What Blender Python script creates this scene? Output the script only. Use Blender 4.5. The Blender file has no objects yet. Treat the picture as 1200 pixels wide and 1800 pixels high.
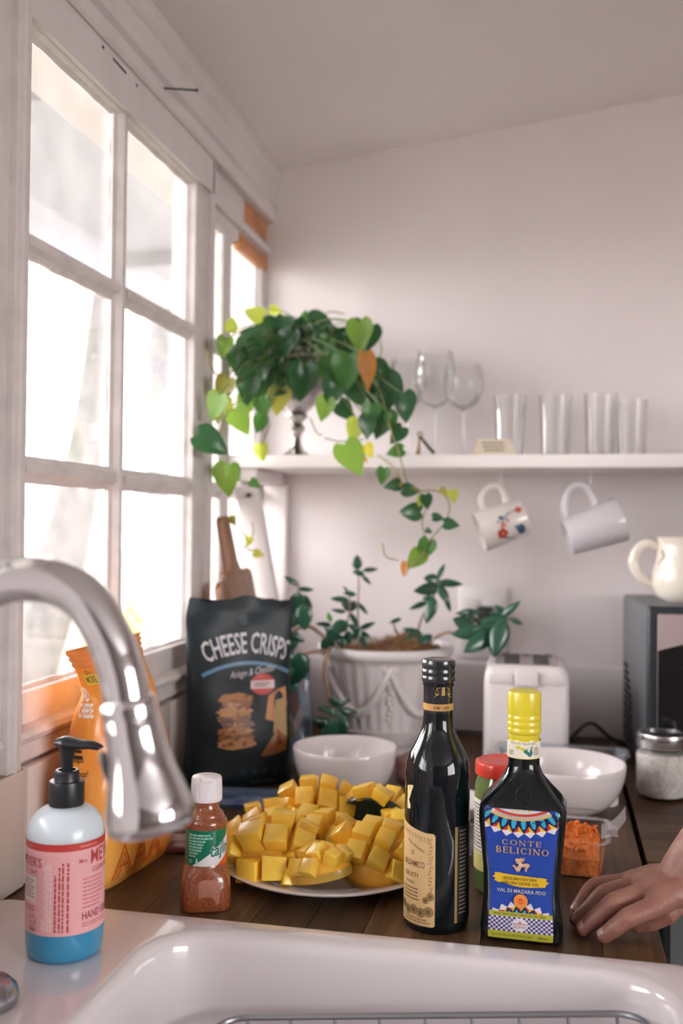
import bpy, bmesh, math, random
from mathutils import Vector, Matrix, Euler
sc = bpy.context.scene
COL = sc.collection
PI = math.pi
# ---------------------------------------------------------------- camera
cam_d = bpy.data.cameras.new('camera'); cam = bpy.data.objects.new('camera', cam_d); COL.objects.link(cam)
cam_d.sensor_width = 23.5; cam_d.lens = 23.0; cam_d.clip_start = .02; cam_d.clip_end = 200
YAW, PITCH, ROLL = 0.210026, 0.012044, 0.011652
_f = Vector((-math.sin(YAW)*math.cos(PITCH), math.cos(YAW)*math.cos(PITCH), math.sin(PITCH)))
_r = Vector((math.cos(YAW), math.sin(YAW), 0)); _u = _r.cross(_f)
_r2 = _r*math.cos(ROLL)+_u*math.sin(ROLL); _u2 = _u*math.cos(ROLL)-_r*math.sin(ROLL)
_m = Matrix((_r2, _u2, -_f)).transposed().to_4x4(); _m.translation = (0, 0, 1.35)
cam.matrix_world = _m
cam_d.dof.use_dof = True; cam_d.dof.focus_distance = 1.12; cam_d.dof.aperture_fstop = 2.2
sc.camera = cam
# ---------------------------------------------------------------- sky, exposure
SKY = 2.3
world = bpy.data.worlds.new('world'); sc.world = world; world.use_nodes = True
_bg = world.node_tree.nodes['Background']
_bg.inputs[0].default_value = (1.0, .962, .978, 1); _bg.inputs[1].default_value = SKY
vs = sc.view_settings
vs.view_transform = 'Standard'; vs.look = 'None'; vs.gamma = 1; vs.use_curve_mapping = False
vs.exposure = 2.85
sc.cycles.max_bounces = 10; sc.cycles.diffuse_bounces = 6; sc.cycles.transparent_max_bounces = 16
sc.cycles.glossy_bounces = 5; sc.cycles.transmission_bounces = 6
sc.cycles.caustics_reflective = False; sc.cycles.caustics_refractive = False
sc.cycles.sample_clamp_indirect = 6
def portal(name, loc, rot, sx, sy):
    l = bpy.data.lights.new(name, 'AREA'); l.shape = 'RECTANGLE'; l.size = sx; l.size_y = sy; l.cycles.is_portal = True
    o = bpy.data.objects.new(name, l); COL.objects.link(o); o.location = loc; o.rotation_euler = rot
portal('window_portal', (-.70, 1.2, 1.5), (0, -PI/2, 0), 1.1, 2.0)
portal('fill_window_portal', (3.08, -1.15, 1.65), (0, PI/2, 0), 1.3, 2.2)
# ---------------------------------------------------------------- materials
MATS = {}
def nd(nt, t, **k):
    n = nt.nodes.new(t)
    for a, b in k.items(): setattr(n, a, b)
    return n
def mat(name, col, rough=.5, metal=0, spec=.5, coat=0, coat_r=.05, sss=0, sss_c=None, var=0, scale=20, stretch=(1,1,1), bump=0, bscale=60, col2=None, emit=0, rand=0, trans=0):
    """principled with noise driven colour variation, optional per-object tone, bump"""
    if name in MATS: return MATS[name]
    m = bpy.data.materials.new(name); m.use_nodes = True; nt = m.node_tree; p = nt.nodes['Principled BSDF']
    m.diffuse_color = (*col, 1)
    p.inputs['Roughness'].default_value = rough; p.inputs['Metallic'].default_value = metal
    p.inputs['Specular IOR Level'].default_value = spec
    p.inputs['Coat Weight'].default_value = coat; p.inputs['Coat Roughness'].default_value = coat_r
    if sss:
        p.inputs['Subsurface Weight'].default_value = sss
        p.inputs['Subsurface Radius'].default_value = sss_c or (.01, .005, .003)
        p.inputs['Subsurface Scale'].default_value = 1.0
    p.inputs['Transmission Weight'].default_value = trans
    tc = nd(nt, 'ShaderNodeTexCoord'); mp = nd(nt, 'ShaderNodeMapping'); mp.inputs['Scale'].default_value = stretch
    nt.links.new(tc.outputs['Object'], mp.inputs[0])
    last = None
    if var or col2:
        n = nd(nt, 'ShaderNodeTexNoise'); n.inputs['Scale'].default_value = scale; n.inputs['Detail'].default_value = 5
        nt.links.new(mp.outputs[0], n.inputs['Vector'])
        r = nd(nt, 'ShaderNodeValToRGB'); e = r.color_ramp.elements
        e[0].position = .32; e[1].position = .68
        a = col2 or tuple(max(0, c*(1-var)) for c in col)
        b = col if col2 else tuple(min(1, c*(1+var)) for c in col)
        e[0].color = (*a, 1); e[1].color = (*b, 1)
        nt.links.new(n.outputs['Fac'], r.inputs[0]); last = r.outputs[0]
    if rand:
        oi = nd(nt, 'ShaderNodeObjectInfo'); mr = nd(nt, 'ShaderNodeMapRange')
        mr.inputs[3].default_value = 1-rand; mr.inputs[4].default_value = 1+rand
        nt.links.new(oi.outputs['Random'], mr.inputs[0])
        mx = nd(nt, 'ShaderNodeVectorMath', operation='SCALE')
        if last is None: mx.inputs[0].default_value = col
        else: nt.links.new(last, mx.inputs[0])
        nt.links.new(mr.outputs[0], mx.inputs['Scale']); last = mx.outputs[0]
    if last is None: p.inputs['Base Color'].default_value = (*col, 1)
    else: nt.links.new(last, p.inputs['Base Color'])
    if bump:
        n = nd(nt, 'ShaderNodeTexNoise'); n.inputs['Scale'].default_value = bscale; n.inputs['Detail'].default_value = 4
        nt.links.new(mp.outputs[0], n.inputs['Vector'])
        b = nd(nt, 'ShaderNodeBump'); b.inputs['Strength'].default_value = bump; b.inputs['Distance'].default_value = .002
        nt.links.new(n.outputs['Fac'], b.inputs['Height']); nt.links.new(b.outputs[0], p.inputs['Normal'])
    MATS[name] = m; return m
def clear(name, tint=(1,1,1), rough=.02, edge=.6, milk=0, milk_c=(1,1,1), dirt_haze=0):
    """thin clear glass or plastic: tinted transparency, fresnel gloss, optional milky scatter / dirt specks"""
    if name in MATS: return MATS[name]
    m = bpy.data.materials.new(name); m.use_nodes = True; nt = m.node_tree; nt.nodes.remove(nt.nodes['Principled BSDF'])
    out = nt.nodes['Material Output']
    t = nd(nt, 'ShaderNodeBsdfTransparent'); t.inputs[0].default_value = (*tint, 1)
    g = nd(nt, 'ShaderNodeBsdfGlossy'); g.inputs['Roughness'].default_value = rough
    lw = nd(nt, 'ShaderNodeLayerWeight'); lw.inputs[0].default_value = .25
    mul = nd(nt, 'ShaderNodeMath', operation='MULTIPLY'); mul.inputs[1].default_value = edge
    nt.links.new(lw.outputs['Fresnel'], mul.inputs[0])
    mx = nd(nt, 'ShaderNodeMixShader'); nt.links.new(mul.outputs[0], mx.inputs[0])
    nt.links.new(t.outputs[0], mx.inputs[1]); nt.links.new(g.outputs[0], mx.inputs[2])
    last = mx
    if milk or dirt_haze:
        d = nd(nt, 'ShaderNodeBsdfDiffuse'); d.inputs[0].default_value = (*milk_c, 1)
        tl = nd(nt, 'ShaderNodeBsdfTranslucent'); tl.inputs[0].default_value = (*milk_c, 1)
        ds = nd(nt, 'ShaderNodeMixShader'); ds.inputs[0].default_value = .5
        nt.links.new(d.outputs[0], ds.inputs[1]); nt.links.new(tl.outputs[0], ds.inputs[2])
        m2 = nd(nt, 'ShaderNodeMixShader'); m2.inputs[0].default_value = milk
        if dirt_haze:
            tc = nd(nt, 'ShaderNodeTexCoord'); n = nd(nt, 'ShaderNodeTexNoise'); n.inputs['Scale'].default_value = 14; n.inputs['Detail'].default_value = 8
            nt.links.new(tc.outputs['Object'], n.inputs['Vector'])
            mr = nd(nt, 'ShaderNodeMapRange'); mr.inputs[1].default_value = .4; mr.inputs[2].default_value = .8
            mr.inputs[3].default_value = milk; mr.inputs[4].default_value = milk+dirt_haze
            nt.links.new(n.outputs['Fac'], mr.inputs[0]); nt.links.new(mr.outputs[0], m2.inputs[0])
        nt.links.new(last.outputs[0], m2.inputs[1]); nt.links.new(ds.outputs[0], m2.inputs[2]); last = m2
    nt.links.new(last.outputs[0], out.inputs[0])
    MATS[name] = m; return m
def leafmat(name, col, rough=.35, tr=.35):
    if name in MATS: return MATS[name]
    m = mat(name, col, rough, var=.22, scale=35, rand=.18); nt = m.node_tree; p = nt.nodes['Principled BSDF']; out = nt.nodes['Material Output']
    tl = nd(nt, 'ShaderNodeBsdfTranslucent'); tl.inputs[0].default_value = (min(1, col[0]*2.2), min(1, col[1]*2.0), col[2]*1.2, 1)
    mx = nd(nt, 'ShaderNodeMixShader'); mx.inputs[0].default_value = tr
    nt.links.new(p.outputs[0], mx.inputs[1]); nt.links.new(tl.outputs[0], mx.inputs[2]); nt.links.new(mx.outputs[0], out.inputs[0])
    return m
def s2l(r, g, b):
    f = lambda c: (c/255)/12.92 if c/255 <= .04045 else ((c/255+.055)/1.055)**2.4
    return (f(r), f(g), f(b))
# ---------------------------------------------------------------- geometry helpers
class G:
    def __init__(s): s.v = []; s.f = []; s.m = []
    def add(s, vs, fs, mi=0):
        o = len(s.v); s.v += [tuple(v) for v in vs]; s.f += [tuple(i+o for i in f) for f in fs]; s.m += [mi]*len(fs); return s
    def box(s, x0, x1, y0, y1, z0, z1, mi=0, M=None):
        vs = [Vector(p) for p in ((x0,y0,z0),(x1,y0,z0),(x1,y1,z0),(x0,y1,z0),(x0,y0,z1),(x1,y0,z1),(x1,y1,z1),(x0,y1,z1))]
        if M: vs = [M @ v for v in vs]
        return s.add(vs, [(0,3,2,1),(4,5,6,7),(0,1,5,4),(1,2,6,5),(2,3,7,6),(3,0,4,7)], mi)
    def loops(s, rings, close=True, cap0=False, cap1=False, mi=0):
        n = len(rings[0]); vs = [p for r in rings for p in r]; fs = []
        for i in range(len(rings)-1):
            for j in range(n if close else n-1):
                k = (j+1) % n
                fs.append((i*n+j, i*n+k, (i+1)*n+k, (i+1)*n+j))
        if cap0: fs.append(tuple(reversed(range(n))))
        if cap1: fs.append(tuple(range((len(rings)-1)*n, len(rings)*n)))
        return s.add(vs, fs, mi)
    def lathe(s, prof, n=48, mi=0, c=(0,0,0), M=None, flute=None):
        rings = []
        for r, z in prof:
            ring = []
            for j in range(n):
                a = 2*PI*j/n; rr = max(r, 1e-5)
                if flute: rr = flute(rr, z, a)
                p = Vector((c[0]+rr*math.cos(a), c[1]+rr*math.sin(a), c[2]+z)); ring.append(M @ p if M else p)
            rings.append(ring)
        return s.loops(rings, mi=mi)
    def tube(s, pts, r, n=10, mi=0, caps=True, flat=1):
        pts = [Vector(p) for p in pts]; rs = r if isinstance(r, (list, tuple)) else [r]*len(pts)
        t0 = (pts[1]-pts[0]).normalized(); up = Vector((0,0,1)) if abs(t0.z) < .9 else Vector((1,0,0))
        x = t0.cross(up).normalized(); rings = []
        for i, p in enumerate(pts):
            t = (pts[min(i+1, len(pts)-1)]-pts[max(i-1, 0)]).normalized()
            x = (x-t*x.dot(t)).normalized(); y = t.cross(x)
            rings.append([p+x*math.cos(2*PI*j/n)*rs[i]+y*math.sin(2*PI*j/n)*rs[i]*flat for j in range(n)])
        return s.loops(rings, cap0=caps, cap1=caps, mi=mi)
    def ball(s, c, r, n=12, mi=0, sc_=(1,1,1)):
        pr = [(math.sin(PI*i/n)*1.0, -math.cos(PI*i/n)) for i in range(n+1)]
        M = Matrix.Translation(c) @ Matrix.Diagonal((r*sc_[0], r*sc_[1], r*sc_[2], 1))
        return s.lathe(pr, n*2, mi, M=M)
def spline(pts, n=8):
    P = [Vector(p) for p in pts]; P = [P[0]*2-P[1]]+P+[P[-1]*2-P[-2]]; out = []
    for i in range(1, len(P)-2):
        for k in range(n):
            t = k/n; a, b, c, d = P[i-1:i+3]
            out.append(.5*((2*b)+(c-a)*t+(2*a-5*b+4*c-d)*t*t+(3*b-a-3*c+d)*t**3))
    out.append(P[-2]); return out
def lin(vals, n=8):
    o = []
    for i in range(len(vals)-1):
        for k in range(n): o.append(vals[i]+(vals[i+1]-vals[i])*k/n)
    return o+[vals[-1]]
def obj(name, g, mats, parent=None, smooth=35, bevel=0, seg=2, loc=None, merge=True):
    me = bpy.data.meshes.new(name); me.from_pydata(g.v, [], g.f)
    if not isinstance(mats, (list, tuple)): mats = [mats]
    for m in mats: me.materials.append(m)
    if len(mats) > 1: me.polygons.foreach_set('material_index', g.m)
    bm = bmesh.new(); bm.from_mesh(me)
    if merge:
        bmesh.ops.remove_doubles(bm, verts=bm.verts, dist=2e-6)
        bmesh.ops.recalc_face_normals(bm, faces=bm.faces)
    if bevel: bmesh.ops.bevel(bm, geom=[e for e in bm.edges if len(e.link_faces) == 2 and e.calc_face_angle(0) > .5], offset=bevel, segments=seg, profile=.5, affect='EDGES', clamp_overlap=True)
    bm.to_mesh(me); bm.free()
    if smooth:
        me.polygons.foreach_set('use_smooth', [True]*len(me.polygons)); me.set_sharp_from_angle(angle=math.radians(smooth))
    o = bpy.data.objects.new(name, me); COL.objects.link(o)
    if parent: o.parent = parent
    if loc: o.location = loc
    return o
def tag(o, label, cat, group=None):
    o['label'] = label; o['category'] = cat
    if group: o['group'] = group
    return o
def thing(name, label, cat, loc=(0,0,0), rz=0, group=None, rot=None):
    o = bpy.data.objects.new(name, None); COL.objects.link(o); o.empty_display_size = .05
    o.location = loc; o.rotation_euler = rot or (0, 0, rz)
    return tag(o, label, cat, group)
def struct(name, g=None, m=None, parent=None, **k):
    if g is None:
        o = bpy.data.objects.new(name, None); COL.objects.link(o)
    else: o = obj(name, g, m, parent, **k)
    if not parent: o['kind'] = 'structure'
    return o
def share(src, name, parent=None, loc=None, rot=None, scale=None):
    c = src.copy(); c.name = name; COL.objects.link(c); c.parent = parent
    if loc is not None: c.location = loc
    if rot is not None: c.rotation_euler = rot
    if scale is not None: c.scale = scale
    return c
def copy_tree(root, loc, rz=None):
    r = root.copy(); COL.objects.link(r); r.location = loc
    if rz is not None: r.rotation_euler.z = rz
    for ch in list(root.children):
        c = ch.copy(); COL.objects.link(c); c.parent = r
        for g in list(ch.children):
            d = g.copy(); COL.objects.link(d); d.parent = c
    return r
# ---- flat print laid on a surface: coloured polygons and lettering
_tx = {}
def text_geo(s, bold=0):
    if (s, bold) in _tx: return _tx[(s, bold)]
    c = bpy.data.curves.new('t', 'FONT'); c.body = s; c.offset = bold; c.resolution_u = 2; c.fill_mode = 'FRONT'
    o = bpy.data.objects.new('t', c); COL.objects.link(o); bpy.context.view_layer.update()
    me = bpy.data.meshes.new_from_object(o.evaluated_get(bpy.context.evaluated_depsgraph_get()))
    vs = [(v.co.x, v.co.y) for v in me.vertices]; fs = [tuple(p.vertices) for p in me.polygons]
    bpy.data.objects.remove(o); bpy.data.curves.remove(c); bpy.data.meshes.remove(me)
    xs = [v[0] for v in vs] or [0]
    _tx[(s, bold)] = (vs, fs, min(xs), max(xs)); return _tx[(s, bold)]
class Art:
    def __init__(s, fmap, step=.0002): s.g = G(); s.map = fmap; s.cols = []; s.step = step; s.sub = 0
    def _mi(s, c):
        if c not in s.cols: s.cols.append(c)
        return s.cols.index(c)
    def poly(s, pts, c, lv=1, faces=None):
        if s.sub:                                  # cut large prints fine enough to follow a curved film
            bm = bmesh.new(); vv = [bm.verts.new((u, v, 0)) for u, v in pts]
            for f in faces or [tuple(range(len(pts)))]:
                try: bm.faces.new([vv[i] for i in f])
                except ValueError: pass
            bmesh.ops.triangulate(bm, faces=bm.faces)
            for _ in range(4):
                es = [e for e in bm.edges if e.calc_length() > s.sub]
                if not es: break
                bmesh.ops.subdivide_edges(bm, edges=es, cuts=1); bmesh.ops.triangulate(bm, faces=[f for f in bm.faces if len(f.verts) > 3])
            bm.verts.index_update(); pts = [(v.co.x, v.co.y) for v in bm.verts]; faces = [tuple(v.index for v in f.verts) for f in bm.faces]; bm.free()
        s.g.add([s.map(u, v, lv*s.step) for u, v in pts], faces or [tuple(range(len(pts)))], s._mi(c)); return s
    def rect(s, u0, u1, v0, v1, c, lv=1, n=1, nv=1):
        pts = [(u0+(u1-u0)*i/n, v0+(v1-v0)*j/nv) for j in range(nv+1) for i in range(n+1)]
        return s.poly(pts, c, lv, [(j*(n+1)+i, j*(n+1)+i+1, (j+1)*(n+1)+i+1, (j+1)*(n+1)+i) for j in range(nv) for i in range(n)])
    def disc(s, u, v, r, c, lv=1, n=24, ry=None):
        ry = ry or r
        return s.poly([(u, v)]+[(u+r*math.cos(2*PI*i/n), v+ry*math.sin(2*PI*i/n)) for i in range(n)], c, lv, [(0, i+1, (i+1) % n+1) for i in range(n)])
    def ring(s, u, v, r0, r1, c, lv=1, a0=0, a1=360, n=24, k=1):
        pts = []
        for i in range(n+1):
            a = math.radians(a0+(a1-a0)*i/n)
            pts += [(u+r0*math.cos(a), v+k*r0*math.sin(a)), (u+r1*math.cos(a), v+k*r1*math.sin(a))]
        return s.poly(pts, c, lv, [(2*i, 2*i+1, 2*i+3, 2*i+2) for i in range(n)])
    def line(s, pts, w, c, lv=1):
        for (a, b), (d, e) in zip(pts, pts[1:]):
            L = math.hypot(d-a, e-b) or 1; nx, ny = -(e-b)/L*w/2, (d-a)/L*w/2
            s.poly([(a+nx, b+ny), (a-nx, b-ny), (d-nx, e-ny), (d+nx, e+ny)], c, lv)
        return s
    def text(s, t, u, v, h, c, lv=2, w=None, bold=0, al='c', arc=0, shear=0, rot=0):
        """cap height h, optional total width w, baseline at v; arc = radius of a bent baseline"""
        vs, fs, x0, x1 = text_geo(t, bold); k = h/.7; kx = k if not w else w/(x1-x0)
        off = {'c': -(x0+x1)/2, 'l': -x0, 'r': -x1}[al]; pts = []
        cr, sr = math.cos(rot), math.sin(rot)
        for x, y in vs:
            a, b = (x+off)*kx, y*k; a += b*shear
            if arc: th = a/arc; a, b = (arc+b)*math.sin(th), (arc+b)*math.cos(th)-arc
            pts.append((u+a*cr-b*sr, v+a*sr+b*cr))
        return s.poly(pts, c, lv, fs)
    def smallprint(s, u0, u1, v0, v1, rows, c, lv=2, seed=1, fill=.55, vert=False):
        """print too small to read in the photograph: rows of word-length strokes"""
        R = random.Random(seed)
        for i in range(rows):
            if vert:
                x = u0+(u1-u0)*(i+.5)/rows; w = (u1-u0)/rows*fill; y = v0; end = v1-(v1-v0)*R.random()*.12
                while y < end:
                    L = min((v1-v0)*R.uniform(.03, .1), end-y); s.rect(x-w/2, x+w/2, y, y+L, c, lv); y += L+(v1-v0)*.015
            else:
                y = v1-(v1-v0)*(i+.5)/rows; h = (v1-v0)/rows*fill; x = u0; end = u1-(u1-u0)*R.random()*.25
                while x < end:
                    L = min((u1-u0)*R.uniform(.06, .2), end-x); s.rect(x, x+L, y-h/2, y+h/2, c, lv); x += L+(u1-u0)*.025
        return s
    def done(s, name, parent, rough=.4, spec=.4, coat=0):
        ms = [mat('print_%d_%d_%d' % tuple(int(x) for x in c) + ('_gloss' if coat else ''), s2l(*c), rough, spec=spec, coat=coat) for c in s.cols]
        return obj(name, s.g, ms, parent, smooth=0, merge=False)
def cyl_map(r, a0=0, z0=0, rfun=None):
    def f(u, v, h):
        R = (rfun(v) if rfun else r)+h; a = a0+u/r
        return (R*math.sin(a), -R*math.cos(a), z0+v)
    return f

# ================================================================ the room
plaster = mat('painted_plaster', (.76, .70, .70), .75, var=.025, scale=3, bump=.12, bscale=40)
ceilm = mat('painted_ceiling', (.80, .755, .76), .8, var=.02, scale=2, bump=.08, bscale=30)
gloss = mat('white_gloss_paint', (.66, .615, .615), .6, spec=.2, var=.05, scale=9, bump=.35, bscale=45, stretch=(1,1,.5))
glossw = mat('white_gloss_paint_worn', (.66, .612, .60), .6, spec=.2, var=.08, scale=25, bump=.6, bscale=90)
XL, YB, XR, YF = -.64, 2.15, 3.0, -2.5
cz = lambda x: 2.137+.121*(x+.617)          # the ceiling climbs away from the window wall
g = G(); g.box(XL-.3, XR+.2, YF-.2, YB+.2, -.12, 0)
struct('floor', g, mat('floor_boards', (.22, .15, .1), .45, var=.2, scale=6, stretch=(.5,6,1)))
g = G(); z0, z1 = cz(XL-.25), cz(XR+.1)
g.add([(XL-.25,YF-.1,z0),(XR+.1,YF-.1,z1),(XR+.1,YB+.1,z1),(XL-.25,YB+.1,z0),(XL-.25,YF-.1,z0+.1),(XR+.1,YF-.1,z1+.1),(XR+.1,YB+.1,z1+.1),(XL-.25,YB+.1,z0+.1)],
      [(0,1,2,3),(7,6,5,4),(0,4,5,1),(1,5,6,2),(2,6,7,3),(3,7,4,0)])
struct('ceiling', g, ceilm)
g = G(); g.box(XL-.14, XR+.1, YB, YB+.1, 0, 2.7)
wb = struct('wall_back', g, plaster)
for i, (px, pz) in enumerate([(1097,470),(1182,480)]): pass
g = G(); g.box(XR, XR+.1, .0, YB, 0, 2.75); g.box(XR, XR+.1, YF, -2.3, 0, 2.75); g.box(XR, XR+.1, -2.3, 0, 0, 1.0); g.box(XR, XR+.1, -2.3, 0, 2.3, 2.75)
struct('wall_right', g, plaster)
g = G(); g.box(XL-.14, XR+.1, YF-.1, YF, 0, 2.75)
struct('wall_front', g, mat('darkened_wall', (.16,.13,.12), .6, var=.1, scale=2))  # unseen wall, coloured dark so the bottle glass reflects black
g = G(); g.box(XR+.05, XR+.06, -2.3, 0, 1.0, 2.3)
door = struct('fill_window', g, clear('fill_window_glass', (.97,.98,.97), .01, .5), smooth=0)  # unseen window added to fill the room with light
g = G()
for y in (-2.3, -1.55, -.80, -.06): g.box(XR+.02, XR+.09, y, y+.06, 1.0, 2.3)
g.box(XR+.02, XR+.09, -2.3, 0, 1.0, 1.06); g.box(XR+.02, XR+.09, -2.3, 0, 2.24, 2.3)
obj('window_frame', g, gloss, door, bevel=.004)
# window wall: masonry below and above, piers off to the left
WT = 1.955; WB = 1.10
g = G(); g.box(XL-.14, XL, YF, YB, 0, 1.06); g.box(XL-.14, XL, YF, YB, 2.0, 2.30); g.box(XL-.14, XL, YF, .30, 1.06, 2.0)
wl = struct('wall_left', g, plaster)
# glazed tile upstand along the window wall, one tile deep
tg = G(); tg.box(-.016, .006, -.0745, .0745, -.0705, .0705)
tile0 = obj('tile', tg, mat('glazed_tile', (.66, .60, .56), .25, var=.03, scale=6, coat=.3), wl, bevel=.003, seg=2, loc=(XL+.016, 1.183, .982))
for i in range(-5, 6):
    if i and 1.183+i*.154 < 2.08: share(tile0, 'tile', wl, (XL+.016, 1.183+i*.154, .982))
g = G(); g.box(XL, XL+.004, .3, 2.14, .91, 1.052); obj('grout', g, mat('grout', (.55,.5,.47), .8), wl)
# window sashes
pane_m = clear('window_glass', (.985,.99,.985), .01, .5, milk=.035, milk_c=(.95,.93,.92), dirt_haze=.05)  # veils the view like glare, beside real water spots
def moulded_bar_v(g, y0, y1, z0, z1, xf, xp):   # glazing bar, stepped: narrow nose, wide shoulder
    w = (y1-y0)
    prof = [(xp, y0-.004), (xp+.006, y0-.004), (xp+.009, y0+w*.12), (xf-.004, y0+w*.2), (xf, y0+w*.32), (xf, y1-w*.32), (xf-.004, y1-w*.2), (xp+.009, y1-w*.12), (xp+.006, y1+.004), (xp, y1+.004), (xp-.003, y1), (xp-.003, y0)]
    g.loops([[(x, y, z) for x, y in prof] for z in (z0, z1)], cap0=True, cap1=True)
def moulded_bar_h(g, z0, z1, y0, y1, xf, xp):
    w = (z1-z0)
    prof = [(xp, z0-.004), (xp+.006, z0-.004), (xp+.009, z0+w*.12), (xf-.004, z0+w*.2), (xf, z0+w*.32), (xf, z1-w*.32), (xf-.004, z1-w*.2), (xp+.009, z1-w*.12), (xp+.006, z1+.004), (xp, z1+.004), (xp-.003, z1), (xp-.003, z0)]
    g.loops([[(x, y, z) for x, z in prof] for y in (y0, y1)], cap0=True, cap1=True)
def sash(name, cols, zs, xf, xp, y0, y1, ztop, zbot, mm, top_mat=None):
    """cols: list of (pane y0, pane y1); zs: list of (z0,z1) pane rows bottom to top"""
    root = struct(name)
    g = G(); g.box(xp-.004, xf, y0, cols[0][0], zbot, ztop); obj('stile', g, mm, root, bevel=.003)
    g = G(); g.box(xp-.004, xf, cols[-1][1], y1, zbot, ztop); obj('stile', g, mm, root, bevel=.003)
    g = G(); g.box(xp-.004, xf, cols[0][0], cols[-1][1], zs[-1][1], ztop); obj('top_rail', g, top_mat or mm, root, bevel=.003)
    g = G(); g.box(xp-.004, xf, cols[0][0], cols[-1][1], zbot, zs[0][0]); obj('bottom_rail', g, mm, root, bevel=.003)
    for (a, b), (c, d) in zip(cols, cols[1:]):
        g = G(); moulded_bar_v(g, b, c, zs[0][0], zs[-1][1], xf, xp); obj('muntin', g, mm, root, smooth=25)
    for (a, b), (c, d) in zip(zs, zs[1:]):
        for (e, f) in cols:
            g = G(); moulded_bar_h(g, b, c, e, f, xf, xp); obj('muntin', g, mm, root, smooth=25)
    R = random.Random(3)
    for (e, f) in cols:                            # putty bead round every pane, hand painted and a little ragged
        for (a, b) in zs:
            g = G(); n = 14
            for side in range(4):
                pts = []
                for k in range(n+1):
                    t = k/n; w = .003+R.random()*.0025
                    q = [(e+w, a+(b-a)*t), (f-w, a+(b-a)*t), (e+(f-e)*t, a+w), (e+(f-e)*t, b-w)][side]
                    o_ = [(e, a+(b-a)*t), (f, a+(b-a)*t), (e+(f-e)*t, a), (e+(f-e)*t, b)][side]
                    pts.append((o_, q))
                vs = []
                for o_, q in pts: vs += [(xp+.007, *o_), (xp+.001, *q), (xp-.001, *q), (xp-.001, *o_)]
                fs = []
                for k in range(n):
                    for j in range(4): fs.append((4*k+j, 4*k+(j+1) % 4, 4*k+4+(j+1) % 4, 4*k+4+j))
                g.add(vs, fs)
            obj('putty', g, glossw, root, smooth=50)
            g = G(); g.box(xp-.0015, xp+.0005, e, f, a, b); obj('pane', g, pane_m, root, smooth=0)
    return root
ROWS = [(1.14, 1.401), (1.426, 1.681), (1.703, 1.956)]
sash('window_1', [(1.113, 1.372), (1.400, 1.686)], ROWS, -.630, -.648, 1.075, 1.752, 1.985, 1.098, glossw)
sash('window_3', [(.34, .60), (.622, .89)], ROWS, -.630, -.648, .30, .955, 1.985, 1.098, glossw)
w2 = sash('window_2', [(1.79, 1.885), (1.92, 2.118)], [(1.14, 1.403), (1.425, 1.682), (1.702, 1.925)], -.638, -.652, 1.765, 2.15, 1.955, 1.098, gloss)
orange = mat('bare_orange_wood', (.52, .22, .09), .4, var=.25, scale=18, stretch=(4,.6,4))
g = G(); g.box(-.651, -.634, 1.955, 2.149, 1.912, 1.945); g.box(-.66, -.636, 1.985, 2.149, 1.968, 2.022); obj('wooden_lintel', g, orange, w2, bevel=.002)
g = G(); g.box(-.66, -.636, 1.766, 1.983, 1.968, 2.022); g.box(-.655, -.627, 1.766, 2.149, 1.950, 1.967); obj('header_board', g, gloss, w2, bevel=.002)
# casing, posts and mouldings
g = G()
g.box(-.655, -.604, 1.035, 1.066, 1.06, 2.02); g.box(-.655, -.618, 1.066, 1.078, 1.06, 2.02)
g.box(-.655, -.612, .955, 1.035, 1.06, 2.02)
g.tube([(-.606, 1.05, 1.06), (-.606, 1.05, 2.02)], .006, 8); g.tube([(-.617, 1.074, 1.1), (-.617, 1.074, 2.0)], .004, 8)
struct('trim_1', g, glossw, bevel=.0025)
g = G(); g.box(-.70, -.622, 1.748, 1.768, 1.06, 2.02); struct('trim_2', g, gloss, bevel=.003)
g = G()                                         # header board, step and picture-rail mouldings under the ceiling
g.box(-.64, -.622, .3, 1.757, 1.958, 2.02)
prof = [(-.64, 2.02), (-.618, 2.02), (-.614, 2.026), (-.614, 2.034), (-.618, 2.038), (-.618, 2.05), (-.610, 2.056), (-.610, 2.068), (-.616, 2.072), (-.612, 2.10), (-.604, 2.108), (-.600, 2.118), (-.604, 2.125), (-.604, 2.139), (-.64, 2.139)]
g.loops([[(x, y, z) for x, z in prof] for y in (.0, YB)], cap0=True, cap1=True)
struct('trim_3', g, gloss, smooth=30)
g = G()                                         # sill ledge and apron
prof = [(-.66, 1.102), (-.622, 1.102), (-.612, 1.098), (-.609, 1.092), (-.612, 1.086), (-.620, 1.083), (-.622, 1.08), (-.620, 1.062), (-.624, 1.058), (-.66, 1.058)]
g.loops([[(x, y, z) for x, z in prof] for y in (.3, YB)], cap0=True, cap1=True)
struct('trim_4', g, glossw, smooth=30)
g = G()                                         # back upstand behind the worktop
g.box(XL+.012, 2.6, 2.122, YB, .918, 1.062); struct('trim_5', g, mat('white_upstand', (.70,.66,.67), .4, var=.02, scale=5), bevel=.004)
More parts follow.
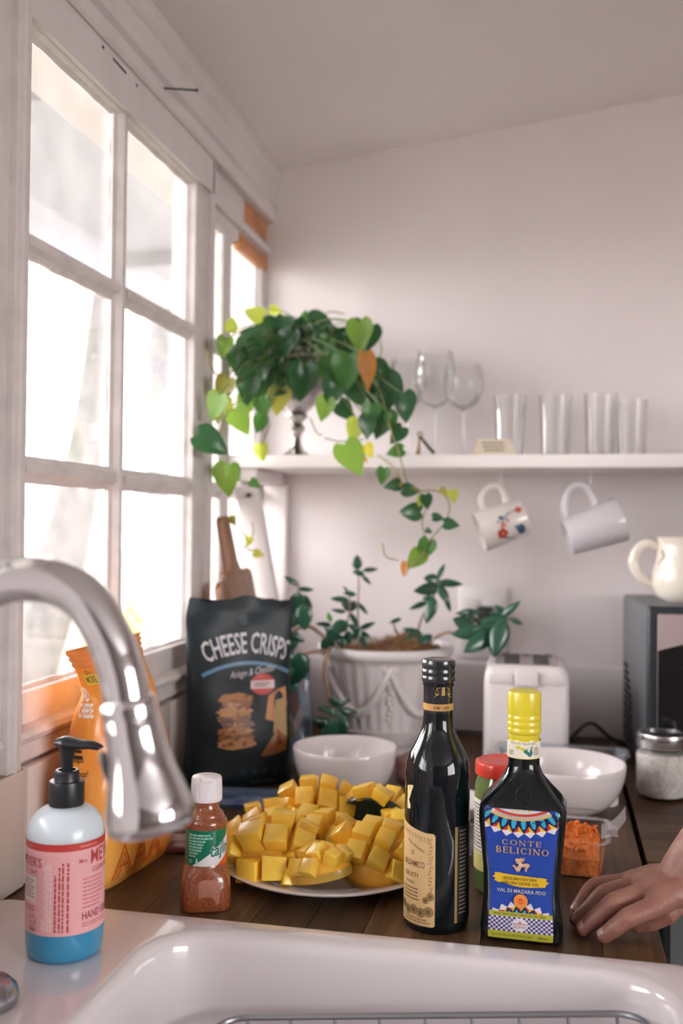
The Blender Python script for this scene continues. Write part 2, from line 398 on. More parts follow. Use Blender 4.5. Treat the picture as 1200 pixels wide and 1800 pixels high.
# nail and hole marks
g = G(); p0 = Vector((-0.6160,1.4944,2.0417)); p1 = Vector((-.572, p0.y+.03, p0.z+.006)); 
g.tube([p0, p1], .0016, 8); g.tube([p1, p1+(p1-p0).normalized()*.0015], .0034, 8)
tag(obj('nail', g, mat('rusty_steel', (.03,.035,.035), .5, .7)), 'bent dark nail sticking out of the white moulding above the window', 'nail')
g = G(); a = Vector((-0.6215,1.3200,2.0095)); b = Vector((-0.6215,1.3626,2.0081)); g.tube([a, b], .0015, 6)
tag(obj('nail', g, MATS['rusty_steel']), 'thin dark nail lying flat against the header board above the window', 'nail')
g = G()
for px, py in ((181,83),(240,150)):
    c = Vector((-0.6218,1.2875,2.0106)) if px == 181 else Vector((-0.6218,1.4022,2.0068)); g.tube([c, c+Vector((.001,0,0))], .0022, 8)
hole = struct('nail_hole', g, MATS['rusty_steel'], parent=bpy.data.objects['trim_3'])
# outlet plate on the back wall
pl = thing('outlet_plate', 'white wall socket plate on the back wall behind the jade plant', 'socket', (-.149, 2.15, 1.145))
g = G(); g.box(-.052, .052, -.008, 0, -.075, .075); obj('plate', g, mat('socket_white', (.80,.76,.76), .35), pl, bevel=.003)
g = G(); g.box(-.045, -.007, -.010, -.007, -.05, .05); g.box(.007, .045, -.010, -.007, -.05, .05); obj('socket_face', g, mat('socket_white2', (.74,.70,.70), .35), pl, bevel=.001)
pg = thing('power_plug', 'dark plug pushed into the wall socket plate behind the jade leaves', 'plug', (-.142, 2.14, 1.163))
g = G(); g.box(-.016, .016, -.034, 0, -.022, .018); obj('plug_body', g, mat('black_plastic', (.02,.022,.026), .4), pg, bevel=.004)
g = G(); g.tube(spline([(0,-.03,-.015), (.008,-.05,-.05), (.03,-.03,-.10), (.06,-.02,-.125)], 8), .004, 8); obj('cord', g, MATS['black_plastic'], pg)
pg2 = thing('power_plug', 'small tan plug in the wall socket plate, below the dark plug', 'plug', (-.168, 2.14, 1.135))
g = G(); g.box(-.011, .011, -.03, 0, -.02, .02); obj('plug_body', g, mat('tan_plastic', (.5,.38,.26), .45), pg2, bevel=.004)
# ================================================================ outside
porch = mat('porch_paint', (.155,.15,.158), .8, var=.03, scale=2)
ext = struct('porch_roof')
g = G(); g.box(-2.12, -.78, -1.5, 6.5, 2.62, 2.68); obj('soffit', g, porch, ext)
g = G(); g.box(-2.14, -2.02, -1.5, 6.5, 2.47, 2.68); obj('fascia_beam', g, porch, ext)
for y in (2.6, 4.4):
    g = G(); g.box(-2.05, -.78, y, y+.07, 2.55, 2.62); obj('rafter', g, porch, ext)
for y in (5.0, .2):
    g = G(); g.box(-2.14, -2.02, y, y+.12, -.1, 2.5); obj('post', g, porch, ext, bevel=.006)
g = G(); g.box(-60, -.8, -40, 60, -.5, -.4)
struct('ground', g, mat('garden_ground', (.17,.16,.14), .95, col2=(.10,.11,.07), scale=.8))
g = G(); g.box(-60, 60, -40, YF-.12, -.5, -.05)
struct('terrace', g, mat('terrace_paving', (.5,.47,.43), .9, var=.1, scale=2))
R = random.Random(5)
tr = thing('garden_tree', 'broad leaning tree trunk in the garden outside the window', 'tree', (-4.1, 7.6, -.4))
bark = mat('bark', (.075,.068,.066), .95, var=.35, scale=14, stretch=(1,1,.25), bump=1, bscale=20)
g = G(); pts = spline([(-.35,-.1,0), (-.1,.0,.7), (.05,.3,1.7), (.1,.55,2.7), (.15,.9,4.6)], 8); rs = lin([.34,.24,.20,.15,.12], 8)
g.tube(pts, rs, 16); obj('trunk', g, bark, tr)
g = G()
for k in range(1500):
    a = R.random()*2*PI; q = Vector((.3+R.gauss(0,.9), R.gauss(0,.9), 5.2+R.gauss(0,.45))); s = R.uniform(.05,.1)
    n = Vector((R.gauss(0,1),R.gauss(0,1),R.gauss(0,1))).normalized(); x = n.orthogonal().normalized(); y = n.cross(x)
    g.add([q-x*s*.5, q+y*s, q+x*s*.5, q-y*s], [(0,1,2,3)])
o = obj('foliage', g, leafmat('tree_leaf', (.12,.2,.04)), tr, smooth=0, merge=False); o['kind'] = 'stuff'
def bush(label, loc, rx, h, col, seed, n=900):
    t = thing('garden_bush', label, 'bush', loc); R = random.Random(seed); g = G()
    for k in range(n):
        d = Vector((R.gauss(0,1),R.gauss(0,1),abs(R.gauss(0,1)))).normalized()*R.uniform(.6,1); q = Vector((d.x*rx, d.y*rx, d.z*h)); s = R.uniform(.05,.11)
        nn = (d+Vector((R.gauss(0,.5),R.gauss(0,.5),R.gauss(0,.5)))).normalized(); x = nn.orthogonal().normalized(); y = nn.cross(x)
        g.add([q-x*s*.5, q+y*s, q+x*s*.5, q-y*s], [(0,1,2,3)])
    o = obj('foliage', g, leafmat('bush_leaf_%d' % seed, col), t, smooth=0, merge=False); o['kind'] = 'stuff'
    g = G()
    for k in range(5): g.tube([(0,0,0), (R.uniform(-.4,.4)*rx, R.uniform(-.4,.4)*rx, h*.8)], [.03,.01], 6)
    obj('stem', g, bark, t)
bush('yellow-green bush in the garden seen through the lower right window pane', (-3.0, 7.6, -.4), .8, 1.5, (.35,.38,.08), 11)
bush('low olive bush at the foot of the garden tree outside the window', (-4.1, 5.9, -.4), .6, .8, (.22,.25,.08), 12)
bush('pale bush far back in the garden, farther off than the tree', (-7.5, 8.5, -.4), 1.3, 1.4, (.45,.4,.18), 13)

# ================================================================ worktops, cabinets, sink, shelf
wood = mat('walnut_butcher_block', (.088,.046,.021), .42, var=.45, scale=9, stretch=(9,.7,9), bump=.15, bscale=40, rand=.38, spec=.3)
wood2 = mat('walnut_butcher_block_cross', (.085,.046,.022), .42, var=.45, scale=9, stretch=(.7,9,9), bump=.15, bscale=40, rand=.38, spec=.3)
def worktop(name, label, x0, x1, y0, y1, along, w, L, m, seed):
    root = thing(name, label, 'worktop', (0,0,0)); R = random.Random(seed)
    span = (x0, x1) if along == 'y' else (y0, y1); run = (y0, y1) if along == 'y' else (x0, x1)
    n = round((span[1]-span[0])/w); w = (span[1]-span[0])/n
    for i in range(n):
        a = run[0]; first = True
        while a < run[1]-.01:
            ln = L*R.uniform(.35, 1) if first else L*R.uniform(.8, 1.2); first = False
            b = min(a+ln, run[1]); b = run[1] if run[1]-b < .08 else b
            p, q = span[0]+i*w+.0003, span[0]+(i+1)*w-.0003
            g = G(); cx, cy = ((p+q)/2, (a+b)/2) if along == 'y' else ((a+b)/2, (p+q)/2)
            hx, hy = ((q-p)/2, (b-a)/2-.0002) if along == 'y' else ((b-a)/2-.0002, (q-p)/2)
            g.box(-hx, hx, -hy, hy, -.036, 0); obj('stave', g, m, root, smooth=0, bevel=.0006, seg=1, loc=(cx, cy, .91)); a = b
    return root
worktop('wooden_worktop', 'dark wooden butcher block worktop running from the sink to the back wall under the window', XL+.002, .115, 1.0375, 2.12, 'y', .062, .55, wood, 1)
worktop('wooden_worktop', 'dark wooden butcher block worktop carrying the microwave and the jar with a metal lid', .123, 2.4, 1.385, 2.12, 'x', .047, .7, wood2, 2)
cabm = mat('grey_cabinet_paint', (.17,.185,.185), .45, var=.04, scale=3)
def cabinet(label, x0, x1, y0, y1, face, n, zt=.872):
    c = thing('base_cabinet', label, 'cabinet', ((x0+x1)/2, (y0+y1)/2, 0)); ox, oy = (x0+x1)/2, (y0+y1)/2
    g = G(); g.box(x0-ox, x1-ox, y0-oy, y1-oy,   .1, zt); g.box(x0+.04-ox, x1-.04-ox, y0+.04-oy, y1-oy, 0, .1); obj('carcass', g, cabm, c, bevel=.002)
    for i in range(n):
        g = G(); h = G()
        if face == 'x':
            L = (y1-y0)/n; a, b = y0+i*L+.004-oy, y0+(i+1)*L-.004-oy
            g.box(x1-ox, x1-ox+.018, a, b, .12, zt-.012); h.tube([(x1-ox+.018, b-.05, zt-.17), (x1-ox+.04, b-.05, zt-.17), (x1-ox+.04, b-.05, zt-.29), (x1-ox+.018, b-.05, zt-.29)], .004, 8)
        else:
            L = (x1-x0)/n; a, b = x0+i*L+.004-ox, x0+(i+1)*L-.004-ox
            g.box(a, b, y0-oy-.018, y0-oy, .12, zt-.012); h.tube([(b-.05, y0-oy-.018, .7), (b-.05, y0-oy-.04, zt-.17), (b-.05, y0-oy-.04, zt-.29), (b-.05, y0-oy-.018, .58)], .004, 8)
        d = obj('door', g, cabm, c, bevel=.002); obj('handle', h, mat('brushed_steel', (.5,.5,.5), .3, 1), d)
cabinet('grey painted base cabinet under the worktop beside the window', XL+.02, .08, 1.05, 2.12, 'x', 2)
cabinet('grey painted base cabinet under the microwave worktop', .15, 2.38, 1.42, 2.12, 'y', 4)
cabinet('grey painted base cabinet under the white sink', XL+.02, .06, .36, 1.03, 'x', 1, .685)
# sink
def rrect(x0, x1, y0, y1, r, z, n=10):
    pts = []
    for cx, cy, a0 in ((x1-r, y1-r, 0), (x0+r, y1-r, 90), (x0+r, y0+r, 180), (x1-r, y0+r, 270)):
        for k in range(n+1):
            a = math.radians(a0+90*k/n); pts.append((cx+r*math.cos(a), cy+r*math.sin(a), z))
    return pts
porc = mat('white_porcelain', (.70,.655,.675), .13, coat=.8, coat_r=.04, spec=.5)
sk = thing('kitchen_sink', 'white porcelain apron sink with a wide flat rim and rounded basin', 'sink', (0,0,0))
SX0, SX1, SY0, SY1 = -.614, .142, .30, 1.0355
IX0, IX1, IY0, IY1 = -.395, .108, .38, .992
g = G(); rings = []
T = .926
for d, z in ((0,.873), (0,T-.010), (.0012,T-.006), (.0035,T-.003), (.007,T-.001), (.011,T)): rings.append(rrect(SX0+d, SX1-d, SY0+d, SY1-d, .012+.006, z))
rin = .062
for d, z in ((-.008,T), (-.004,T-.0006), (-.001,T-.0025), (.0012,T-.006), (.003,T-.014), (.009,T-.08), (.015,T-.15), (.024,T-.178), (.045,T-.192), (.075,T-.198)):
    rings.append(rrect(IX0+d*1.3, IX1-d, IY0+d, IY1-d, max(.02, rin-d*.3), z))
g.loops(rings, cap1=True)
sb = obj('basin', g, porc, sk, smooth=50)
g = G(); g.loops([rrect(SX0+.002, SX1-.002, SY0+.002, SY1-.002, .016, z) for z in (.69, .872)], cap0=True); obj('apron', g, porc, sk)
g = G(); g.lathe([(0,.001),(.035,.001),(.04,.0025),(.043,.001),(.043,-.002)], 32, c=(-.14,.68,T-.199)); obj('drain', g, mat('chrome', (.74,.74,.76), .07, 1), sk)
chrome = MATS['chrome']
# wire rack standing in the basin
wr = thing('wire_rack', 'grey wire grid rack standing inside the sink basin', 'rack', (-.107,.66,.797), rot=(0, math.radians(-7), 0))
RZ = .872
def rack_ring(z, ins): return [Vector(p) for p in rrect(-.205+ins, .205-ins, -.24+ins, .30-ins, .03, z, 6)]
wm = mat('rack_wire', (.34,.35,.38), .3, .9)
g = G(); pts = rack_ring(.085, 0); g.tube(pts+[pts[0], pts[1]], .0032, 8); obj('rim_wire', g, wm, wr)
g = G(); pts = rack_ring(-.02, .015); g.tube(pts+[pts[0], pts[1]], .0026, 8); obj('base_wire', g, wm, wr)
for i in range(9):
    x = -.178+i*.0445; g = G(); g.tube([(x,.30,.085), (x,.286,-.017), (x,.25,-.02), (x,-.19,-.02), (x,-.226,-.017), (x,-.24,.085)], .0018, 6); obj('cross_wire', g, wm, wr)
for i in range(10):
    y = -.20+i*.05; g = G(); g.tube([(-.205,y,.085), (-.19,y,-.017), (.19,y,-.017), (.205,y,.085)], .0018, 6); obj('cross_wire', g, wm, wr)
for x in (-.15, .15):
    for y in (-.18, .22): g = G(); g.tube([(x,y,-.045+(.017 if x < 0 else -.017)), (x,y,-.02)], .004, 8); obj('foot', g, wm, wr)
# faucet
fc = thing('kitchen_faucet', 'polished chrome gooseneck kitchen faucet with a flared spray head, out of focus in front', 'faucet', (-.437, .62, T))
def rel(p, o): return Vector(p)-Vector(o)
FO = (-.437, .62, T)
g = G(); g.lathe([(0,0),(.028,0),(.028,.004),(.022,.012),(.018,.03),(.0145,.05),(.0145,.06)], 40); obj('base', g, chrome, fc)
P = [(-.437,.62,.97), (-.437,.62,1.08), (-.437,.62,1.2), (-.427,.62,1.253), (-.402,.62,1.289), (-.368,.62,1.3075), (-.334,.62,1.3095), (-.308,.62,1.299), (-.290,.62,1.275), (-.2795,.62,1.250), (-.2745,.62,1.226)]
g = G(); g.tube([rel(p, FO) for p in spline(P, 8)], .0155, 32); obj('spout', g, chrome, fc, smooth=60)
a = rel((-.2745,.62,1.232), FO); d = (rel((-.256,.62,1.150), FO)-a); L = d.length
g = G(); M = Matrix.Translation(a) @ d.to_track_quat('Z', 'Y').to_matrix().to_4x4()
g.lathe([(0,-.001),(.0165,-.001),(.0185,.001),(.0190,.006),(.0182,.010),(.0188,.012),(.0192,.022),(.0203,.036),(.0230,.05),(.0265,.062),(.0292,.071),(.0298,.0775),(.0285,.083),(.025,.0855),(.023,.0850),(.022,.0835),(0,.0835)], 48, M=M)
sh = obj('spray_head', g, chrome, fc, smooth=60)
g = G(); M2 = M @ Matrix.Translation((.0,-.0228,.045)) @ Matrix.Rotation(math.radians(-12), 4, 'X'); g.ball((0,0,0), .008, 10, sc_=(1.0,.35,2.0)); g.v = [tuple(M2 @ Vector(v)) for v in g.v]
obj('spray_button', g, mat('grey_rubber', (.16,.17,.18), .4), sh)
tv = thing('tap_valve', 'chrome tap base with a short lever beside the soap bottle', 'tap', (-.487,.80,T))
g = G(); g.lathe([(0,0),(.030,0),(.031,.006),(.029,.013),(.023,.019),(.014,.023),(0,.024)], 40); obj('base', g, mat('satin_chrome', (.42,.43,.46), .2, 1), tv)
g = G(); g.tube(spline([(-.03,0,.015), (-.035,0,.08), (-.03,0,.118)], 6), .010, 16); obj('stem', g, chrome, tv)
g = G(); g.tube(spline([(-.075,0,.118), (-.04,0,.12), (-.012,0,.122), (-.004,0,.12)], 6), lin([.008,.010,.0125,.006], 6), 20, flat=.8); obj('lever', g, chrome, tv, smooth=60)
# shelf with its bracket
sm = mat('white_shelf_paint', (.78,.725,.72), .4, var=.02, scale=5)
ws = thing('wall_shelf', 'long white painted shelf board on the back wall with a diagonal wooden bracket', 'shelf', (0,2.15,1.472))
g = G(); g.box(-.636, 2.3, -.25, 0, -.0125, .0125); obj('board', g, sm, ws, bevel=.0015, loc=(0,-.001,0))
def plank(name, p, q, wx, th, m, parent, up=(1,0,0)):
    p, q = Vector(p), Vector(q); d = (q-p).normalized(); u = Vector(up); n = d.cross(u).normalized()
    vs = [c+u*s*wx/2+n*t*th/2 for c in (p, q) for s, t in ((-1,-1),(1,-1),(1,1),(-1,1))]
    g = G(); g.add(vs, [(0,3,2,1),(4,5,6,7),(0,1,5,4),(1,2,6,5),(2,3,7,6),(3,0,4,7)]); return obj(name, g, m, parent, bevel=.0015)
plank('bracket_arm', (-.606,-.235,-.026), (-.606,-.025,-.026), .046, .026, sm, ws)
plank('bracket_leg', (-.604,-.012,-.04), (-.604,-.012,-.40), .052, .022, sm, ws)
br = plank('bracket_brace', (-.606,-.222,-.045), (-.606,-.035,-.33), .046, .026, sm, ws)
g = G(); g.tube([(-.60,-.225,-.066), (-.60,-.232,-.067)], .005, 12); obj('screw', g, mat('dark_steel', (.08,.08,.09), .4, .9), ws)
for x in (.95, 1.9):
    plank('bracket_leg', (x,-.012,-.04), (x,-.012,-.40), .052, .022, sm, ws); plank('bracket_brace', (x,-.222,-.035), (x,-.035,-.33), .046, .026, sm, ws)

# ================================================================ bottles
def art_on(parent, fm): return Art(fm)
blackglass = mat('black_glass', (.004,.007,.009), .05, spec=.5)
# --- square olive oil bottle
ob = thing('olive_oil_bottle', 'square dark glass olive oil bottle with a yellow cap and bright blue label', 'bottle', (-.031,1.113,.91), math.radians(-1.5))
PRO = [(0,.0405),(.003,.0430),(.012,.0435),(.03,.0418),(.05,.0402),(.075,.0412),(.10,.0435),(.125,.0458),(.135,.0460),(.1415,.0448),(.147,.0405),(.155,.0335),(.164,.0262),(.172,.0205),(.178,.0180),(.1815,.0170),(.192,.0168)]
def widths(z):
    for (a, b), (c, d) in zip(PRO, PRO[1:]):
        if a <= z <= c: return b+(d-b)*(z-a)/(c-a)
    return PRO[-1][1]
def depth(z): return widths(z)*(.83 if z < .13 else .83+.17*min(1, (z-.13)/.045))
def sq_ring(w, d, z, p, n=64):
    o = []
    for k in range(n):
        a = 2*PI*(k+.5)/n; c, s = math.cos(a), math.sin(a); q = (abs(c)**p+abs(s)**p)**(-1/p); o.append((w*c*q, d*s*q, z))
    return o
g = G(); rings = []
for z, w in [(0,.034)]+PRO:
    t = max(0, min(1, (z-.128)/.045)); p = 7-5*t
    rings.append(sq_ring(w, depth(z) if z > 0 else depth(.003)*.85, z, p))
g.loops(rings, cap0=True, cap1=True); og = obj('glass', g, blackglass, ob, smooth=50)
g = G(); g.tube([(.0018+.008*math.cos(a)*1.0, 0, .1555+.008*math.sin(a)) for a in [2*PI*i/24 for i in range(25)]], .0013, 8, caps=False)
g.v = [(x, -depth(z)-.0003+y, z) for x, y, z in g.v]
h = G(); h.tube(spline([(-.012,0,.168),(-.006,0,.1655),(-.002,0,.1655),(.001,0,.163)], 5), .0011, 6); g.add([(x, -depth(z)-.0002+y, z) for x, y, z in h.v], h.f)
obj('glass_emblem', g, blackglass, ob)
yel = mat('yellow_cap', (.72,.60,.035), .28, coat=.3)
g = G(); pr = [(.0158,.207),(.0165,.2085),(.0163,.2145),(.0180,.2165)]
for i in range(3): z = .2165+i*.0068; pr += [(.0183,z+.001),(.0183,z+.0036),(.0177,z+.0048),(.0177,z+.0062)]
pr += [(.0181,.239),(.0181,.257),(.0174,.2602),(.0150,.2615),(.010,.2607),(0,.2607)]
g.lathe(pr, 48); obj('cap', g, yel, ob, smooth=40)
g = G(); g.lathe([(.0172,.206),(.0163,.2105),(.0160,.2165)], 48); g.lathe([(.0179,.19),(.0177,.207)], 48); obj('cap_skirt', g, yel, ob)
A = Art(cyl_map(0, 0, 0, lambda v: .0182-.0006*(v-.19)/.018))
A.map = lambda u, v, h: ((.0181+h)*math.sin(u/.018), -(.0181+h)*math.cos(u/.018), v)
cream = (232,224,205)
A.rect(-.056, .056, .1905, .2085, cream, 0, 48)
A.poly([(-.008,.2035),(-.0045,.2042),(-.001,.2018),(.001,.2022),(.003,.2005),(.0005,.1985),(-.003,.1995),(-.0065,.2005)], (200,196,60), 1)
A.poly([(.0005,.1985),(.003,.2005),(.0055,.2025),(.0105,.2045),(.0095,.2000),(.0108,.1965),(.0080,.1925),(.0055,.1935),(.004,.1955),(.001,.1972)], (38,110,112), 1)
A.text('VAL DI MAZARA', 0, .2058, .0016, (120,110,105), 1, w=.030)
A.smallprint(-.018, -.010, .193, .199, 3, (150,140,130), 1, 4); A.smallprint(.012, .019, .194, .203, 4, (150,140,130), 1, 5)
A.done('neck_label', ob)
# front label: coordinates as on the printed label, unit = label drawing unit
LZ = .1425
def lab_uv(zx, zy):
    z = LZ-(zy-100)/1590*.137; w = widths(max(z, .004))*.80*(1+.06*(z-.05)/.1)
    return ((zx-540)/350*w, z)
def ol_map(u, v, h):
    z = max(v, .002); w, d = widths(z), depth(z); p = 7
    y = -d*(max(0, 1-abs(min(.98, u/w))**p))**(1/p); return (u, y-.0004-h, v)
A = Art(ol_map)
def L2(pts): return [lab_uv(*p) for p in pts]
BLUE = (38,72,165); NAVY = (24,32,78); CY = (62,165,205); RED = (200,62,40); YE = (232,190,56); WH = (226,220,226); GOLD = (196,160,112); BEI = (214,182,120)
def lrect(x0, x1, y0, y1, c, lv, n=1, m=1):
    pts = [lab_uv(x0+(x1-x0)*i/n, y0+(y1-y0)*j/m) for j in range(m+1) for i in range(n+1)]
    A.poly(pts, c, lv, [(j*(n+1)+i, j*(n+1)+i+1, (j+1)*(n+1)+i+1, (j+1)*(n+1)+i) for j in range(m) for i in range(n)])
lrect(190, 890, 104, 1690, BLUE, 0, 12, 24)
def cl(p): return (min(889, max(191, p[0])), max(105, p[1]))
def fan(cx, cy, flip, rr, angs, step):
    k = -1 if flip else 1
    def pt(r, a): a = math.radians(a); return cl((cx+r*math.sin(a), cy+k*r*math.cos(a)))
    R0, R1, R2, R3, R4 = rr
    h = step/2; E = R3-15
    def band(*a): pass
    for a in angs:
        A.poly(L2([pt(E-30, a), pt(E-2, a-h), pt(R4, a), pt(E-2, a+h)]), WH, 2); A.disc(*lab_uv(*pt((E+R4)/2-6, a)), .00035, (150,150,160), 3, 8)
        A.poly(L2([pt(R2, a), pt(E, a-h), pt(E-22, a)]), RED, 3); A.poly(L2([pt(R2, a), pt(E-22, a), pt(E, a+h)]), YE, 3)
    for b in [angs[0]-h]+[a+h for a in angs]:
        A.poly(L2([pt(R0, b-h), pt(R2, b-h), pt(E, b), pt(R2, b+h), pt(R0, b+h)]), NAVY, 4)
        A.poly(L2([pt(R0, b-h*.45), pt((R0+R2)/2, b-h*.55), pt(R1-12, b-h*.3), pt(R1, b), pt(R1-12, b+h*.3), pt((R0+R2)/2, b+h*.55), pt(R0, b+h*.45)]), CY, 5)
    return pt, band
angs = [-29.5+9.2*i for i in range(8)]
pt, band = fan(535, -290, False, (526,640,600,705,745), angs, 9.2)
a0, a1 = -34, 34
seg = [a0+(a1-a0)*i/32 for i in range(33)]
for r0, r1, c in ((500,532,BEI), (478,500,WH), (446,478,RED), (300,446,(196,205,215))):
    pts = []
    for a in seg: pts += [lab_uv(*pt(r0, a)), lab_uv(*pt(r1, a))]
    A.poly(pts, c, 6, [(2*i, 2*i+1, 2*i+3, 2*i+2) for i in range(32)])
for i in range(26):
    a = -30+i*2.35
    if abs((490)*math.sin(math.radians(a))) < 320 and -290+490*math.cos(math.radians(a)) > 112: A.poly(L2([pt(480,a), pt(498,a+1), pt(498,a+1.8), pt(480,a+.8)]), NAVY, 7)
for dx in (-80,-30,30,80): A.poly(L2([(535+dx-22,108),(535+dx,134),(535+dx+22,108)]), YE, 7)
def ltext(t, x, y0, y1, c, x0, x1, lv=8, bold=0, **k):
    (ua, va), (ub, vb) = lab_uv(x0, y1), lab_uv(x1, y1); _, vt = lab_uv(x, y0)
    A.text(t, lab_uv(x, y1)[0], va, vt-va, c, lv, w=ub-ua, bold=bold, **k)
def serif_text(t, x0, x1, y0, y1, c, widths_):
    """roman capitals drawn from thick and thin strokes with serifs"""
    tot = sum(widths_)+.22*(len(t)-1); s = (x1-x0)/tot; x = x0; H = y1-y0; TK, TN = H*.17, H*.085
    def P(a, b): return lab_uv(x+a*s, y1-b*H)
    def st(p, q, w):
        (ax, ay), (bx, by) = (x+p[0]*s, y1-p[1]*H), (x+q[0]*s, y1-q[1]*H); L = math.hypot(bx-ax, by-ay); nx, ny = -(by-ay)/L*w/2, (bx-ax)/L*w/2
        A.poly(L2([(ax+nx,ay+ny),(ax-nx,ay-ny),(bx-nx,by-ny),(bx+nx,by+ny)]), c, 8)
    def arc(cx, cy, rx, ry, a0, a1, n=20):
        pts = []
        for i in range(n+1):
            a = math.radians(a0+(a1-a0)*i/n); th = (TN+(TK-TN)*abs(math.cos(a)))
            for e in (-.5, .5): pts.append((x+cx*s+(rx*s+e*th)*math.cos(a), y1-cy*H-(ry*H+e*TN)*math.sin(a)))
        A.poly(L2(pts), c, 8, [(2*i, 2*i+1, 2*i+3, 2*i+2) for i in range(n)])
    def ser(a, b, w=.2): st((a-w/2, b), (a+w/2, b), TN*.9)
    for ch, w in zip(t, widths_):
        if ch == 'O': arc(w/2, .5, w/2-.06, .47, 0, 360, 28)
        elif ch == 'C': arc(w/2, .5, w/2-.06, .47, 42, 318); st((w-.08,.72),(w-.05,.98), TN); st((w-.1,.28),(w-.03,.12), TN)
        elif ch == 'I': st((w/2,0),(w/2,1),TK); ser(w/2,.03,.3); ser(w/2,.97,.3)
        elif ch == 'L': st((.12,0),(.12,1),TK); ser(.12,.97,.28); st((0,.03),(w,.03),TN); st((w-.02,.0),(w-.02,.26),TN)
        elif ch == 'E': st((.12,0),(.12,1),TK); st((0,.03),(w,.03),TN); st((0,.97),(w-.03,.97),TN); st((.1,.52),(w-.1,.52),TN); st((w-.02,0),(w-.02,.24),TN); st((w-.05,.76),(w-.05,1),TN); st((w-.1,.42),(w-.1,.62),TN)
        elif ch == 'T': st((w/2,0),(w/2,1),TK); ser(w/2,.03,.3); st((0,.97),(w,.97),TN); st((.02,.74),(.02,1),TN); st((w-.02,.74),(w-.02,1),TN)
        elif ch == 'N': st((.1,0),(.1,1),TN); st((.08,1),(w-.1,0),TK); st((w-.1,0),(w-.1,1),TN); ser(.1,.03,.24); ser(w-.1,.97,.24); ser(.04,.97,.2)
        elif ch == 'B': st((.12,0),(.12,1),TK); arc(.3,.745,.2,.225,-90,90,12); arc(.3,.27,.25,.24,-90,90,12); st((0,.03),(.34,.03),TN); st((0,.97),(.34,.97),TN); st((.1,.515),(.34,.515),TN)
        x += (w+.22)*s
serif_text('CONTE', 352, 738, 482, 546, GOLD, [.72,.8,.8,.72,.62])
serif_text('BELICINO', 284, 818, 572, 650, GOLD, [.62,.6,.6,.3,.72,.3,.82,.8])
# three-legged emblem
for k in range(3):
    a = math.radians(120*k+20); c, s = math.cos(a), math.sin(a)
    def rp(x, y): return (540+x*c-y*s, 788+(x*s+y*c))
    A.poly(L2([rp(-6,-14), rp(62,-52), rp(84,-40), rp(88,-24), rp(40,12), rp(8,14)]), (222,178,140), 8)
    A.poly(L2([rp(66,-46), rp(88,-36), rp(74,34), rp(96,50), rp(60,48), rp(54,30)]), (222,178,140), 9)
A.disc(*lab_uv(540,785), .0020, (232,200,168), 10, 14); A.poly(L2([(505,760),(540,690),(572,742)]), GOLD, 7); A.poly(L2([(480,770),(520,745),(515,775)]), GOLD, 7)
# ribbon
A.poly(L2([(250,905),(320,900),(330,908),(440,916),(540,920),(640,925),(740,930),(760,925),(825,935),(815,965),(850,985),(820,1008),(810,1040),(745,1048),(640,1060),(540,1062),(440,1050),(330,1015),(300,1025),(240,1000),(262,978),(226,955),(255,935)]), (224,184,44), 7)
ltext('SICILIAN EXTRA', 530, 945, 980, (92,74,40), 340, 716, 8, .004); ltext('VIRGIN OLIVE OIL', 536, 998, 1035, (92,74,40), 330, 742, 8, .004)
ltext('VAL DI MAZARA PDO', 545, 1090, 1135, (206,206,190), 270, 820, 8, .006)
fan(540, 1760, True, (340,425,400,480,520), [-37+12.3*i for i in range(7)], 12.3)
A.disc(*lab_uv(540,1232), .0073, (236,150,60), 9, 28); A.disc(*lab_uv(540,1232), .0044, (220,88,40), 10, 24); A.ring(*lab_uv(540,1232), .0034, .0040, (245,190,110), 11, n=24)
A.poly(L2([(500,1222),(580,1222),(570,1240),(540,1252),(510,1240)]), (236,120,50), 12)
GR = (182,182,62)
lrect(190, 890, 1370, 1425, GR, 9, 10); lrect(190, 890, 1425, 1600, WH, 9, 10); lrect(190, 890, 1600, 1690, GR, 9, 10)
nx = 26; cw = 700/nx; ch = (1600-1425)/7
for j in range(7):
    for i in range(nx):
        if (i+j) % 2 == 0: lrect(190+i*cw, 190+(i+1)*cw, 1425+j*ch, 1425+(j+1)*ch, (52,52,128), 10)
ux, vx = lab_uv(535,1512)
A.disc(ux, vx, .0085, WH, 11, 28, ry=.0066)
A.poly(L2([(450,1500),(535,1494),(620,1500),(620,1508),(535,1504),(450,1508)]), (190,70,80), 12); ltext('BONO', 535, 1518, 1552, (150,90,105), 470, 600, 12)
A.poly(L2([(515,1490),(535,1462),(555,1490)]), (190,120,120), 12)
A.smallprint(lab_uv(240,1400)[0], lab_uv(850,1400)[0], lab_uv(0,1412)[1], lab_uv(0,1382)[1], 1, (140,138,60), 10, 3, .8)
ltext('16.9 FL OZ (1 PT 0.9 FL OZ)', 450, 1632, 1660, (120,118,50), 240, 680, 10); ltext('500 ml', 780, 1632, 1660, (110,108,46), 728, 830, 10)
A.done('label', ob, .38)
